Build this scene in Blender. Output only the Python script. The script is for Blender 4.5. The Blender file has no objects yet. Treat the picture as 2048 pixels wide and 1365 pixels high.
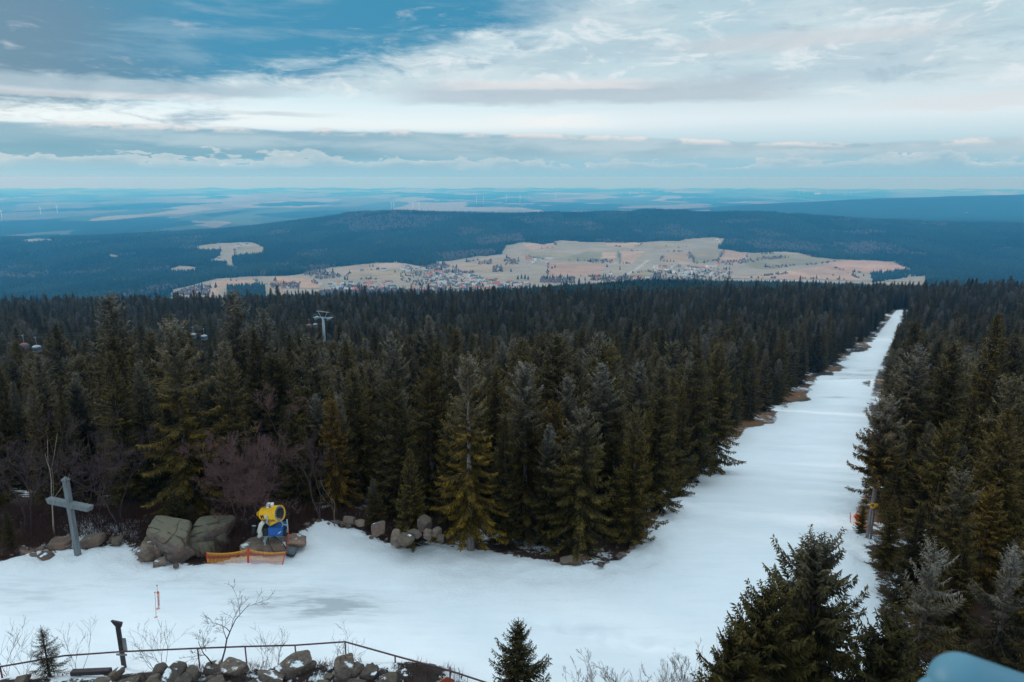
import bpy, math, random
import numpy as np
from mathutils import Vector, Matrix, noise as mnoise

random.seed(11)
RNG = np.random.default_rng(11)
R = math.radians
SC = bpy.context.scene
COL = SC.collection

# ------------------------------------------------------------------ camera maths
CAM_Z = 24.0
PITCH = R(13.5)
FOC = 1365.0
CP, SP = math.cos(PITCH), math.sin(PITCH)

def ray(u, v):
    a = (u - 1024.0) / FOC
    b = (v - 682.5) / FOC
    return a, CP - b * SP, -SP - b * CP            # x, y, z

def at(u, v, y):
    a, fy, fz = ray(u, v)
    s = y / fy
    return (a * s, y, CAM_Z + fz * s)

def v_ratio(v):
    a, fy, fz = ray(0, v)
    return -fz / fy

def project(x, y, z):
    x = np.asarray(x, float); y = np.asarray(y, float); z = np.asarray(z, float) - CAM_Z
    d = np.maximum(y * CP - z * SP, 1e-3)
    up = y * SP + z * CP
    return 1024 + FOC * x / d, 682.5 - FOC * up / d, d

# ------------------------------------------------------------------ numpy noise
def _hash(ix, iy, seed):
    n = (ix.astype(np.int64) * 374761393 + iy.astype(np.int64) * 668265263 + seed * 974711) & 0x7fffffff
    n = ((n ^ (n >> 13)) * 1274126177) & 0x7fffffff
    n = n ^ (n >> 16)
    return (n & 0xffff) / 65535.0

def vnoise(x, y, seed=0):
    x = np.asarray(x, float); y = np.asarray(y, float)
    ix = np.floor(x); iy = np.floor(y)
    fx = x - ix; fy = y - iy
    fx = fx * fx * (3 - 2 * fx); fy = fy * fy * (3 - 2 * fy)
    a = _hash(ix, iy, seed); b = _hash(ix + 1, iy, seed)
    c = _hash(ix, iy + 1, seed); d = _hash(ix + 1, iy + 1, seed)
    return (a * (1 - fx) + b * fx) * (1 - fy) + (c * (1 - fx) + d * fx) * fy * 1.0

def fbm(x, y, octv=4, seed=0):
    s = 0; amp = .5; tot = 0
    for i in range(octv):
        s = s + amp * vnoise(x * 2 ** i, y * 2 ** i, seed + i * 17)
        tot += amp; amp *= .5
    return s / tot                                   # 0..1

def sstep(a, b, x):
    t = np.clip((np.asarray(x, float) - a) / (b - a), 0, 1)
    return t * t * (3 - 2 * t)

# ------------------------------------------------------------------ terrain
_py = np.array([-400, 0, 28, 36, 41, 46, 55, 75, 113, 160, 210, 300, 400, 520, 600, 700, 850, 1100], float)
_pz = np.array([0, 0, 0, -.15, -.55, -1.8, -4.6, -11, -21, -31, -41, -55, -67, -78, -88, -105, -140, -205], float)
_ty = np.arange(-400, 1101, 1.0)
_tz = np.interp(_ty, _py, _pz)
_k = np.exp(-.5 * (np.arange(-12, 13) / 4.0) ** 2); _k /= _k.sum()
_tzs = np.convolve(np.pad(_tz, 12, mode='edge'), _k, mode='valid')
_tz = _tzs

_U = np.array([-150, 200, 480, 750, 1024, 1300, 1570, 1843, 2120], float)
_T = (_U - 1024) / FOC
_ROWS = [
 (1000, 640, 640, 632, 625, 612, 596, 602, 604, 612),
 (1300, 637, 637, 627, 616, 603, 574, 592, 597, 606),
 (1700, 632, 630, 618, 607, 598, 578, 582, 588, 598),
 (2100, 622, 614, 600, 590, 584, 570, 572, 578, 590),
 (2500, 602, 588, 574, 570, 560, 556, 562, 566, 575),
 (2900, 576, 562, 550, 546, 540, 540, 548, 552, 560),
 (3300, 548, 534, 526, 528, 516, 516, 525, 530, 540),
 (3700, 520, 510, 504, 509, 495, 495, 502, 508, 515),
 (4200, 496, 488, 486, 484, 472, 470, 475, 480, 485),
 (4700, 482, 478, 472, 455, 450, 446, 449, 458, 465),
 (5200, 483, 478, 464, 424, 433, 423, 430, 447, 452),
 (5700, 484, 476, 460, 432, 440, 432, 438, 452, 456),
 (6500, 474, 468, 460, 452, 452, 450, 446, 443, 444),
 (8000, 452, 449, 447, 446, 446, 440, 432, 432, 431),
 (9000, 440, 440, 439, 438, 438, 432, 418, 412, 412),
 (10500, 430, 429, 428, 428, 428, 424, 404, 394, 388),
 (12000, 421, 421, 420, 420, 420, 418, 412, 406, 404),
 (16000, 407, 407, 406, 406, 406, 406, 405, 405, 405),
 (22000, 394, 394, 394, 394, 394, 394, 394, 394, 394),
 (30000, 385, 385, 385, 384, 384, 384, 384, 384, 384),
 (41000, 378, 377.5, 377.5, 377, 377, 377.5, 378, 379, 379),
]
_FD = np.array([r[0] for r in _ROWS], float)
_FZ = np.array([[-v_ratio(v) * r[0] + CAM_Z for v in r[1:]] for r in _ROWS])
# fine tables, smoothed across t
_TF = np.linspace(-1.6, 1.6, 641)
_FZF = np.array([np.interp(_TF, _T, row) for row in _FZ])
_k2 = np.exp(-.5 * (np.arange(-24, 25) / 9.0) ** 2); _k2 /= _k2.sum()
_FZF = np.array([np.convolve(np.pad(r, 24, mode='edge'), _k2, mode='valid') for r in _FZF])

def far_z(t, y):
    ly = np.log(np.clip(y, _FD[0], _FD[-1]))
    lfd = np.log(_FD)
    i = np.clip(np.searchsorted(lfd, ly) - 1, 0, len(lfd) - 2)
    f = (ly - lfd[i]) / (lfd[i + 1] - lfd[i])
    ti = np.clip((t + 1.6) / 3.2 * 640, 0, 639.999)
    j = ti.astype(int); g = ti - j
    def row(k):
        k = np.clip(k, 0, len(lfd) - 1)
        return _FZF[k, j] * (1 - g) + _FZF[k, j + 1] * g
    p0, p1, p2, p3 = row(i - 1), row(i), row(i + 1), row(i + 2)
    m1 = (p2 - p0) * .5; m2 = (p3 - p1) * .5
    f2 = f * f; f3 = f2 * f
    return (2 * f3 - 3 * f2 + 1) * p1 + (f3 - 2 * f2 + f) * m1 + (-2 * f3 + 3 * f2) * p2 + (f3 - f2) * m2

def mound(x, y):
    # rocky mound at the foot of the tower
    m = sstep(30.7, 28.4, y + .06 * np.maximum(-6 - x, 0)) * sstep(.2, -2.6, x + (y - 26) * .55)
    return m

def ground(x, y):
    x = np.asarray(x, float); y = np.asarray(y, float)
    z = np.interp(y, _ty, _tz)
    tilt = np.clip(x - 230, -650, 250) * .017 * sstep(120, 420, y)
    z = z + tilt
    # left of the plateau the ground holds its height a little longer
    z = z + sstep(-6, -16, x) * (sstep(40, 47, y) * 1.3 - sstep(50, 80, y) * 1.3)
    z = z + .9 * mound(x, y)
    # rolling undulations
    z = z + (fbm(x / 22, y / 22, 3, 3) - .5) * 1.6 * sstep(44, 90, y)
    z = z + (fbm(x / 7, y / 7, 3, 8) - .5) * .28
    far = y > 690
    if np.any(far):
        yy = np.maximum(y, 700.0)
        t = x / yy
        zf = far_z(t, yy)
        amp = np.interp(yy, [1000, 2500, 6000, 12000, 20000, 41000], [0, 4, 10, 22, 60, 110])
        zf = zf + (fbm(x / 900 + 40, y / 900, 4, 21) - .5) * amp * 2
        w = sstep(700, 1000, yy)
        z = np.where(far, z * (1 - w) + zf * w, z)
    return z

def g1(x, y):
    return float(ground(np.array([x]), np.array([y]))[0])

_rs = np.concatenate([np.arange(8, 120, .25), np.exp(np.arange(math.log(120), math.log(41000), .002))])
def hit(u, v, ymin=8, ymax=41000):
    a, fy, fz = ray(u, v)
    ys = _rs[(_rs >= ymin) & (_rs <= ymax)]
    s = ys / fy
    h = CAM_Z + fz * s - ground(a * s, ys)
    k = np.where(h <= 0)[0]
    if len(k) == 0:
        i = int(np.argmin(h))
    else:
        i = int(k[0])
        if i > 0:
            f = h[i - 1] / (h[i - 1] - h[i] + 1e-9)
            y = ys[i - 1] + f * (ys[i] - ys[i - 1])
            x = a * y / fy
            return (x, y, g1(x, y))
    y = ys[i]; x = a * y / fy
    return (x, y, g1(x, y))

def in_poly(px, py, poly):
    px = np.asarray(px, float); py = np.asarray(py, float)
    ins = np.zeros(px.shape, bool)
    n = len(poly)
    for i in range(n):
        x1, y1 = poly[i][:2]; x2, y2 = poly[(i + 1) % n][:2]
        c = ((y1 > py) != (y2 > py))
        with np.errstate(divide='ignore', invalid='ignore'):
            xi = (x2 - x1) * (py - y1) / ((y2 - y1) if y2 != y1 else 1e-9) + x1
        ins ^= c & (px < xi)
    return ins

def seg_dist(px, py, poly, closed=True):
    px = np.asarray(px, float); py = np.asarray(py, float)
    best = np.full(px.shape, 1e9)
    n = len(poly)
    for i in range(n if closed else n - 1):
        x1, y1 = poly[i][:2]; x2, y2 = poly[(i + 1) % n][:2]
        dx, dy = x2 - x1, y2 - y1
        L = dx * dx + dy * dy + 1e-9
        t = np.clip(((px - x1) * dx + (py - y1) * dy) / L, 0, 1)
        best = np.minimum(best, np.hypot(px - (x1 + t * dx), py - (y1 + t * dy)))
    return best

def sdist(px, py, poly):
    d = seg_dist(px, py, poly)
    return np.where(in_poly(px, py, poly), d, -d)

# snow edge, traced on the ground: plateau and piste
_edge = [(0, 1128), (80, 1108), (165, 1100), (250, 1090), (285, 1122), (400, 1132), (500, 1112), (575, 1110), (600, 1072),
         (640, 1045), (700, 1058), (770, 1088), (850, 1086), (940, 1100), (1100, 1128), (1205, 1134), (1262, 1106),
         (1300, 1060), (1335, 1005), (1390, 940), (1450, 888), (1535, 846), (1600, 795), (1640, 764),
         (1700, 716), (1745, 680), (1782, 635), (1793, 621)]
_edge_r = [(1822, 621), (1800, 655), (1768, 715), (1750, 760), (1742, 800), (1738, 860), (1732, 960), (1712, 1030), (1722, 1080),
           (1745, 1130), (1760, 1200), (1775, 1300), (1790, 1400)]
SNOW = [hit(u, v)[:2] for u, v in _edge] + [hit(u, v)[:2] for u, v in _edge_r]
_x0 = SNOW[0]
SNOW = SNOW + [(17.0, 5.0), (20, -90), (-130, -90), (-130, 34), (-60, _x0[1] + .5)]
PISTE_END = hit(1805, 621)

# ------------------------------------------------------------------ mesh helpers
def mesh_np(name, V, F, attrs=None, mats=(), mat_idx=None, smooth=False, face_sizes=None):
    """V (n,3), F (m,k) index array (all faces the same size) or a flat array with face_sizes"""
    me = bpy.data.meshes.new(name)
    V = np.ascontiguousarray(V, np.float32)
    me.vertices.add(len(V)); me.vertices.foreach_set('co', V.ravel())
    F = np.asarray(F)
    if face_sizes is None:
        m, k = F.shape
        st = np.arange(0, m * k, k, dtype=np.int32)
        flat = F.ravel().astype(np.int32)
    else:
        fs = np.asarray(face_sizes, np.int32); m = len(fs)
        st = np.concatenate([[0], np.cumsum(fs)[:-1]]).astype(np.int32)
        flat = F.astype(np.int32)
    me.loops.add(len(flat)); me.loops.foreach_set('vertex_index', flat)
    me.polygons.add(m); me.polygons.foreach_set('loop_start', st)
    if mat_idx is not None:
        me.polygons.foreach_set('material_index', np.asarray(mat_idx, np.int32))
    me.update(calc_edges=True)
    if smooth:
        me.polygons.foreach_set('use_smooth', np.ones(m, bool))
    for nm, arr in (attrs or {}).items():
        arr = np.asarray(arr, np.float32)
        if arr.ndim == 1:
            a = me.attributes.new(nm, 'FLOAT', 'POINT'); a.data.foreach_set('value', arr)
        else:
            a = me.attributes.new(nm, 'FLOAT_COLOR', 'POINT')
            if arr.shape[1] == 3:
                arr = np.concatenate([arr, np.ones((len(arr), 1), np.float32)], 1)
            a.data.foreach_set('color', np.ascontiguousarray(arr).ravel())
    for m_ in mats:
        me.materials.append(m_)
    return me

def link(name, me, parent=None, loc=None):
    o = bpy.data.objects.new(name, me); COL.objects.link(o)
    if parent is not None: o.parent = parent
    if loc is not None: o.location = loc
    return o

def tag(o, label=None, cat=None, group=None, kind=None):
    if label: o['label'] = label
    if cat: o['category'] = cat
    if group: o['group'] = group
    if kind: o['kind'] = kind
    return o

def empty(name, loc, rz=0.0):
    o = bpy.data.objects.new(name, None); COL.objects.link(o)
    o.empty_display_size = .3
    o.location = loc; o.rotation_euler = (0, 0, rz)
    return o

class MB:
    """collects boxes, tubes, lathes in one mesh"""
    def __init__(self):
        self.v = []; self.f = []; self.mi = []
    def add(self, vs, fs, mi=0):
        o = len(self.v)
        self.v += [tuple(p) for p in vs]
        self.f += [tuple(i + o for i in f) for f in fs]
        self.mi += [mi] * len(fs)
        return self
    def box(self, c, s, rot=None, mi=0, bev=0.0):
        hx, hy, hz = s[0] / 2, s[1] / 2, s[2] / 2
        if bev <= 0:
            P = [Vector((x, y, z)) for x in (-hx, hx) for y in (-hy, hy) for z in (-hz, hz)]
            F = [(0, 1, 3, 2), (4, 6, 7, 5), (0, 4, 5, 1), (2, 3, 7, 6), (0, 2, 6, 4), (1, 5, 7, 3)]
        else:
            b = min(bev, hx * .9, hy * .9, hz * .9)
            import bmesh
            bm = bmesh.new(); bmesh.ops.create_cube(bm, size=1)
            for v in bm.verts: v.co = Vector((v.co.x * s[0], v.co.y * s[1], v.co.z * s[2]))
            bmesh.ops.bevel(bm, geom=list(bm.edges), offset=b, segments=2, affect='EDGES', profile=.5)
            bm.verts.index_update()
            P = [v.co.copy() for v in bm.verts]; F = [tuple(v.index for v in f.verts) for f in bm.faces]
            bm.free()
        M = (rot.to_matrix() if hasattr(rot, 'to_matrix') else rot) if rot is not None else Matrix.Identity(3)
        c = Vector(c)
        return self.add([M @ p + c for p in P], F, mi)
    def tube(self, pts, r, n=8, mi=0, caps=True):
        pts = [Vector(p) for p in pts]
        rs = r if isinstance(r, (list, tuple)) else [r] * len(pts)
        vs = []; fs = []
        ref = None
        for i, p in enumerate(pts):
            t = (pts[min(i + 1, len(pts) - 1)] - pts[max(i - 1, 0)])
            t.normalize()
            if ref is None:
                ref = Vector((0, 0, 1)) if abs(t.z) < .9 else Vector((1, 0, 0))
            a = t.cross(ref); a.normalize(); b = t.cross(a); b.normalize()
            ref = -b if False else ref
            for k in range(n):
                an = 2 * math.pi * k / n
                vs.append(p + a * math.cos(an) * rs[i] + b * math.sin(an) * rs[i])
        for i in range(len(pts) - 1):
            for k in range(n):
                fs.append((i * n + k, i * n + (k + 1) % n, (i + 1) * n + (k + 1) % n, (i + 1) * n + k))
        if caps:
            fs.append(tuple(range(n - 1, -1, -1))); fs.append(tuple((len(pts) - 1) * n + k for k in range(n)))
        return self.add(vs, fs, mi)
    def lathe(self, prof, origin, axis, n=24, mi=0):
        """prof: list of (distance along axis, radius)"""
        ax = Vector(axis).normalized()
        ref = Vector((0, 0, 1)) if abs(ax.z) < .9 else Vector((1, 0, 0))
        a = ax.cross(ref).normalized(); b = ax.cross(a).normalized()
        o = Vector(origin); vs = []; fs = []
        for (d, r) in prof:
            for k in range(n):
                an = 2 * math.pi * k / n
                vs.append(o + ax * d + a * math.cos(an) * r + b * math.sin(an) * r)
        for i in range(len(prof) - 1):
            for k in range(n):
                fs.append((i * n + k, i * n + (k + 1) % n, (i + 1) * n + (k + 1) % n, (i + 1) * n + k))
        return self.add(vs, fs, mi)
    def build(self, name, mats, parent=None, smooth=False, loc=None):
        if not isinstance(mats, (list, tuple)): mats = [mats]
        me = bpy.data.meshes.new(name)
        me.from_pydata([tuple(p) for p in self.v], [], self.f)
        for m in mats: me.materials.append(m)
        me.polygons.foreach_set('material_index', np.array(self.mi, np.int32))
        if smooth:
            me.polygons.foreach_set('use_smooth', np.ones(len(self.f), bool))
        me.update()
        return link(name, me, parent, loc)

# ------------------------------------------------------------------ material helpers
class NT:
    def __init__(self, tree):
        self.t = tree; self.n = tree.nodes; self.l = tree.links
    def new(self, kind, **kw):
        nd = self.n.new(kind)
        for k, v in kw.items(): setattr(nd, k, v)
        return nd
    def put(self, sock, val):
        if hasattr(val, 'is_linked') or isinstance(val, bpy.types.NodeSocket):
            self.l.new(val, sock)
        else:
            try: sock.default_value = val
            except Exception:
                sock.default_value = tuple(val) + (1.0,)
    def m(self, op, a, b=0.0, c=0.0, clamp=False):
        nd = self.new('ShaderNodeMath', operation=op, use_clamp=clamp)
        self.put(nd.inputs[0], a); self.put(nd.inputs[1], b); self.put(nd.inputs[2], c)
        return nd.outputs[0]
    def ss(self, a, b, x):
        nd = self.new('ShaderNodeMapRange', interpolation_type='SMOOTHSTEP')
        self.put(nd.inputs['Value'], x)
        lo, hi, f0, f1 = (a, b, 0.0, 1.0) if not (isinstance(a, (int, float)) and isinstance(b, (int, float)) and a > b) else (b, a, 1.0, 0.0)
        self.put(nd.inputs['From Min'], lo); self.put(nd.inputs['From Max'], hi)
        self.put(nd.inputs['To Min'], f0); self.put(nd.inputs['To Max'], f1)
        return nd.outputs[0]
    def noise(self, vec, scale=1.0, detail=4, rough=.55, dist=0.0):
        nd = self.new('ShaderNodeTexNoise')
        if vec is not None: self.l.new(vec, nd.inputs['Vector'])
        nd.inputs['Scale'].default_value = scale; nd.inputs['Detail'].default_value = detail
        nd.inputs['Roughness'].default_value = rough; nd.inputs['Distortion'].default_value = dist
        return nd.outputs[0]
    def mix(self, f, a, b, blend='MIX'):
        nd = self.new('ShaderNodeMix', data_type='RGBA', blend_type=blend)
        self.put(nd.inputs[0], f)
        for s, v in ((nd.inputs[6], a), (nd.inputs[7], b)):
            if isinstance(v, bpy.types.NodeSocket): self.l.new(v, s)
            else: s.default_value = (v[0], v[1], v[2], 1.0)
        return nd.outputs[2]
    def comb(self, x, y, z=0.0):
        nd = self.new('ShaderNodeCombineXYZ')
        self.put(nd.inputs[0], x); self.put(nd.inputs[1], y); self.put(nd.inputs[2], z)
        return nd.outputs[0]
    def ramp(self, x, stops):
        nd = self.new('ShaderNodeValToRGB'); self.put(nd.inputs[0], x)
        e = nd.color_ramp.elements
        while len(e) < len(stops): e.new(.5)
        for el, (p, c) in zip(e, stops):
            el.position = p; el.color = (c[0], c[1], c[2], 1)
        return nd.outputs[0]
    def attr(self, name, out='Fac'):
        nd = self.new('ShaderNodeAttribute', attribute_name=name)
        return nd.outputs[out]

def new_mat(name):
    m = bpy.data.materials.new(name); m.use_nodes = True
    k = NT(m.node_tree)
    bs = m.node_tree.nodes['Principled BSDF']
    return m, k, bs

def obj_pos(k):
    return k.new('ShaderNodeTexCoord').outputs['Object']

def simple(name, col, rough=.6, metal=0.0, var=.25, scale=6.0, bump=0.0, spec=.4, dirt=None):
    m, k, bs = new_mat(name)
    p = obj_pos(k)
    n = k.noise(p, scale, 5, .6)
    c = k.mix(k.ss(.3, .7, n), [x * (1 - var) for x in col], [min(1, x * (1 + var)) for x in col])
    if dirt:
        n2 = k.noise(p, scale * .45, 6, .7)
        c = k.mix(k.m('MULTIPLY', k.ss(.5, .72, n2), .8), c, dirt)
    k.l.new(c, bs.inputs['Base Color'])
    k.put(bs.inputs['Roughness'], k.m('ADD', k.m('MULTIPLY', n, .25), rough - .12))
    bs.inputs['Metallic'].default_value = metal
    bs.inputs['Specular IOR Level'].default_value = spec
    if bump:
        b = k.new('ShaderNodeBump'); b.inputs['Strength'].default_value = bump; b.inputs['Distance'].default_value = .02
        k.l.new(k.noise(p, scale * 3, 6, .65), b.inputs['Height']); k.l.new(b.outputs[0], bs.inputs['Normal'])
    return m

M = {}
M['galv'] = simple('galvanised_steel', (.36, .42, .46), .45, .6, .2, 3)
M['lift'] = simple('lift_steel', (.33, .42, .46), .5, .2, .15, 1)
M['dark_metal'] = simple('dark_metal', (.03, .03, .033), .5, .3, .3, 8)
M['rubber'] = simple('rubber', (.015, .015, .016), .85, 0, .3, 8)
M['yellow'] = simple('yellow_paint', (.90, .47, .006), .33, 0, .05, 2, dirt=(.5, .33, .05))
M['blue'] = simple('blue_paint', (.008, .09, .33), .35, 0, .15, 3)
M['white'] = simple('white_paint', (.78, .78, .76), .5, 0, .06, 4)
M['cream'] = simple('cream_hose', (.6, .58, .5), .7, 0, .15, 12)
M['letter'] = simple('lettering_ink', (.03, .02, .03), .5, 0, .1, 8)
M['pale'] = simple('pale_sticker', (.75, .5, .4), .5, 0, .1, 8)
M['purple'] = simple('violet_print', (.03, .02, .09), .5, 0, .3, 8)
M['red_paint'] = simple('red_paint', (.55, .04, .015), .5, 0, .15, 6)
M['net_yellow'] = simple('yellow_net', (.68, .29, .03), .7, 0, .12, 6)
M['net_red'] = simple('red_net', (.55, .10, .06), .7, 0, .15, 6)
M['net_pink'] = simple('faded_pink_net', (.62, .33, .30), .7, 0, .12, 6)
M['orange'] = simple('orange_foam', (.72, .13, .02), .7, 0, .15, 4)
M['rail'] = simple('rusty_rail', (.10, .045, .05), .65, .2, .35, 5, dirt=(.05, .025, .022))
M['post_wood'] = simple('dark_weathered_wood', (.04, .032, .036), .8, 0, .35, 6, .3)
M['board'] = simple('sign_back', (.22, .22, .24), .7, 0, .2, 4)
M['pipe'] = simple('pale_blue_enamel', (.085, .22, .30), .5, 0, .05, 1.5, spec=.3)
M['crane'] = simple('crane_orange', (.75, .36, .08), .5, 0, .1, .2)
M['turbine'] = simple('turbine_white', (.82, .82, .8), .5, 0, .03, .1)
M['cable'] = simple('steel_cable', (.10, .11, .12), .5, .5, .2, 1)
M['glass'] = simple('cabin_window', (.05, .08, .10), .12, 0, .2, 2, spec=.6)
M['cabin_white'] = simple('cabin_white', (.34, .36, .38), .4, 0, .06, 2)
M['cabin_red'] = simple('cabin_red', (.26, .05, .05), .4, 0, .1, 2)
M['stump'] = simple('cut_wood', (.20, .11, .07), .8, 0, .3, 10, .4)

def wood_mat():
    m, k, bs = new_mat('weathered_grey_wood')
    p = obj_pos(k)
    mp = k.new('ShaderNodeMapping'); k.l.new(p, mp.inputs[0]); mp.inputs['Scale'].default_value = (14, 14, .9)
    n = k.noise(mp.outputs[0], 1.0, 6, .65)
    n2 = k.noise(p, 1.3, 4, .6)
    c = k.ramp(n, [(.25, (.07, .078, .082)), (.5, (.15, .165, .172)), (.75, (.25, .275, .285))])
    c = k.mix(k.m('MULTIPLY', k.ss(.55, .75, n2), .5), c, (.20, .17, .15))
    k.l.new(c, bs.inputs['Base Color']); bs.inputs['Roughness'].default_value = .85
    b = k.new('ShaderNodeBump'); b.inputs['Strength'].default_value = .5; b.inputs['Distance'].default_value = .02
    k.l.new(n, b.inputs['Height']); k.l.new(b.outputs[0], bs.inputs['Normal'])
    return m
M['wood'] = wood_mat()

def bark_mat(name, c0, c1, c2):
    m, k, bs = new_mat(name)
    p = obj_pos(k)
    mp = k.new('ShaderNodeMapping'); k.l.new(p, mp.inputs[0]); mp.inputs['Scale'].default_value = (9, 9, 2.2)
    n = k.noise(mp.outputs[0], 1.0, 6, .7)
    c = k.ramp(n, [(.3, c0), (.5, c1), (.72, c2)])
    k.l.new(c, bs.inputs['Base Color']); bs.inputs['Roughness'].default_value = .9
    bs.inputs['Specular IOR Level'].default_value = .15
    return m
M['bark'] = bark_mat('spruce_bark', (.035, .027, .024), (.085, .065, .058), (.16, .13, .12))
M['bark_pale'] = bark_mat('pale_spruce_bark', (.09, .07, .065), (.19, .155, .145), (.30, .26, .25))
M['twig_mauve'] = bark_mat('bare_twig_mauve', (.05, .026, .025), (.115, .063, .058), (.20, .12, .11))
M['twig_dark'] = bark_mat('bare_twig_dark', (.028, .018, .02), (.065, .042, .045), (.12, .085, .085))
M['twig_grey'] = bark_mat('bare_twig_grey', (.07, .06, .055), (.16, .14, .125), (.32, .29, .25))
M['birch'] = bark_mat('pale_sapling_bark', (.16, .13, .09), (.34, .29, .22), (.5, .45, .38))
M['brush'] = bark_mat('brown_brush', (.024, .013, .011), (.06, .030, .024), (.12, .06, .042))

def needle_mat():
    m, k, bs = new_mat('spruce_needles')
    oi = k.new('ShaderNodeObjectInfo')
    rnd = oi.outputs['Random']
    tone = k.attr('tone'); rime = k.attr('rime')
    p = k.new('ShaderNodeNewGeometry').outputs['Position']
    # stand-scale colour drift of the trees themselves
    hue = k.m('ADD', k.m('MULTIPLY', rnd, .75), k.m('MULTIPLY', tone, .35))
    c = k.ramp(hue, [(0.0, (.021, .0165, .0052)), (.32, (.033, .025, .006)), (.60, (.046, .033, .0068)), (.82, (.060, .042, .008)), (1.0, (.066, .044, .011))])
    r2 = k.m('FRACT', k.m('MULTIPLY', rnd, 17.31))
    br = k.m('MULTIPLY', k.m('ADD', k.m('MULTIPLY', k.m('POWER', tone, 1.5), 2.6), .16), k.m('ADD', .72, k.m('MULTIPLY', r2, .62)))  # paler tips are young growth; lit-against-dark crown contrast is painted in too
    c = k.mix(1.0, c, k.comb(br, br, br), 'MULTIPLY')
    c = k.mix(1.0, c, oi.outputs['Color'], 'MULTIPLY')
    n = k.noise(p, 2.3, 3, .6)
    rf = k.m('MULTIPLY', rime, k.ss(.28, .62, n), clamp=True)
    c = k.mix(k.m('MULTIPLY', rf, .85), c, (.25, .235, .21))
    k.l.new(c, bs.inputs['Base Color']); bs.inputs['Roughness'].default_value = .75
    bs.inputs['Specular IOR Level'].default_value = .12
    return m
M['needle'] = needle_mat()

def rock_mat(name, moss=.5, snow=0.0, warm=.4, crk=0.0, dim=1.0):
    m, k, bs = new_mat(name)
    geo = k.new('ShaderNodeNewGeometry')
    tc = k.new('ShaderNodeTexCoord').outputs['Object']
    oi = k.new('ShaderNodeObjectInfo')
    sx = k.new('ShaderNodeSeparateXYZ'); k.l.new(geo.outputs['Normal'], sx.inputs[0])
    n1 = k.noise(tc, 1.3, 6, .65); n2 = k.noise(tc, 4.2, 8, .78); n3 = k.noise(tc, 34, 3, .6)
    c = k.ramp(n2, [(.28, (.05, .041, .036)), (.48, (.16, .125, .105)), (.62, (.28, .225, .19)), (.8, (.40, .34, .30))])
    c = k.mix(k.m('MULTIPLY', k.ss(.40, .60, n1), warm), c, (.30, .175, .12))
    c = k.mix(k.m('MULTIPLY', k.ss(.2, .8, oi.outputs['Random']), .5), c, (.04, .034, .034))
    mo = k.m('MULTIPLY', k.ss(.1, .75, k.m('ADD', sx.outputs[2], k.m('MULTIPLY', k.m('SUBTRACT', n1, .5), 1.6))), moss)
    mc = k.mix(n3, (.075, .075, .042), (.24, .23, .165))
    c = k.mix(mo, c, mc)
    if dim != 1.0: c = k.mix(1.0, c, (dim, dim, dim), 'MULTIPLY')
    # fracture lines
    vo = k.new('ShaderNodeTexVoronoi', feature='DISTANCE_TO_EDGE'); k.l.new(k.mix(.35, tc, k.new('ShaderNodeTexNoise').outputs[1]), vo.inputs['Vector']); vo.inputs['Scale'].default_value = .55
    crack = k.ss(.035, .0, k.m('ADD', vo.outputs['Distance'], k.m('MULTIPLY', k.m('SUBTRACT', n2, .5), .05)))
    c = k.mix(k.m('MULTIPLY', crack, crk), c, (.02, .017, .016))
    if snow > 0:
        n4 = k.noise(geo.outputs['Position'], 1.1, 5, .6)
        sn = k.m('MULTIPLY', k.ss(.62, .85, sx.outputs[2]), k.ss(.60 - snow * .12, .66 - snow * .12, n4))
        c = k.mix(sn, c, (.78, .83, .88))
    k.l.new(c, bs.inputs['Base Color']); bs.inputs['Roughness'].default_value = .88
    bs.inputs['Specular IOR Level'].default_value = .2
    b = k.new('ShaderNodeBump'); b.inputs['Strength'].default_value = .7; b.inputs['Distance'].default_value = .05
    h = k.m('SUBTRACT', k.m('ADD', n2, k.m('MULTIPLY', n3, .4)), k.m('MULTIPLY', crack, crk))
    k.l.new(h, b.inputs['Height']); k.l.new(b.outputs[0], bs.inputs['Normal'])
    return m
M['rock_moss'] = rock_mat('mossy_granite', .75, 0, .5, .0)
M['rock'] = rock_mat('bare_granite', .25, .15, .6, .0)
M['rock_snow'] = rock_mat('dark_granite_with_snow', .12, .15, .25)
M['rock_heap'] = rock_mat('dark_heap_granite', .12, .12, .10, .0, .72)
M['rock_brown'] = rock_mat('brown_granite', .06, .15, 1.0)

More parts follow.
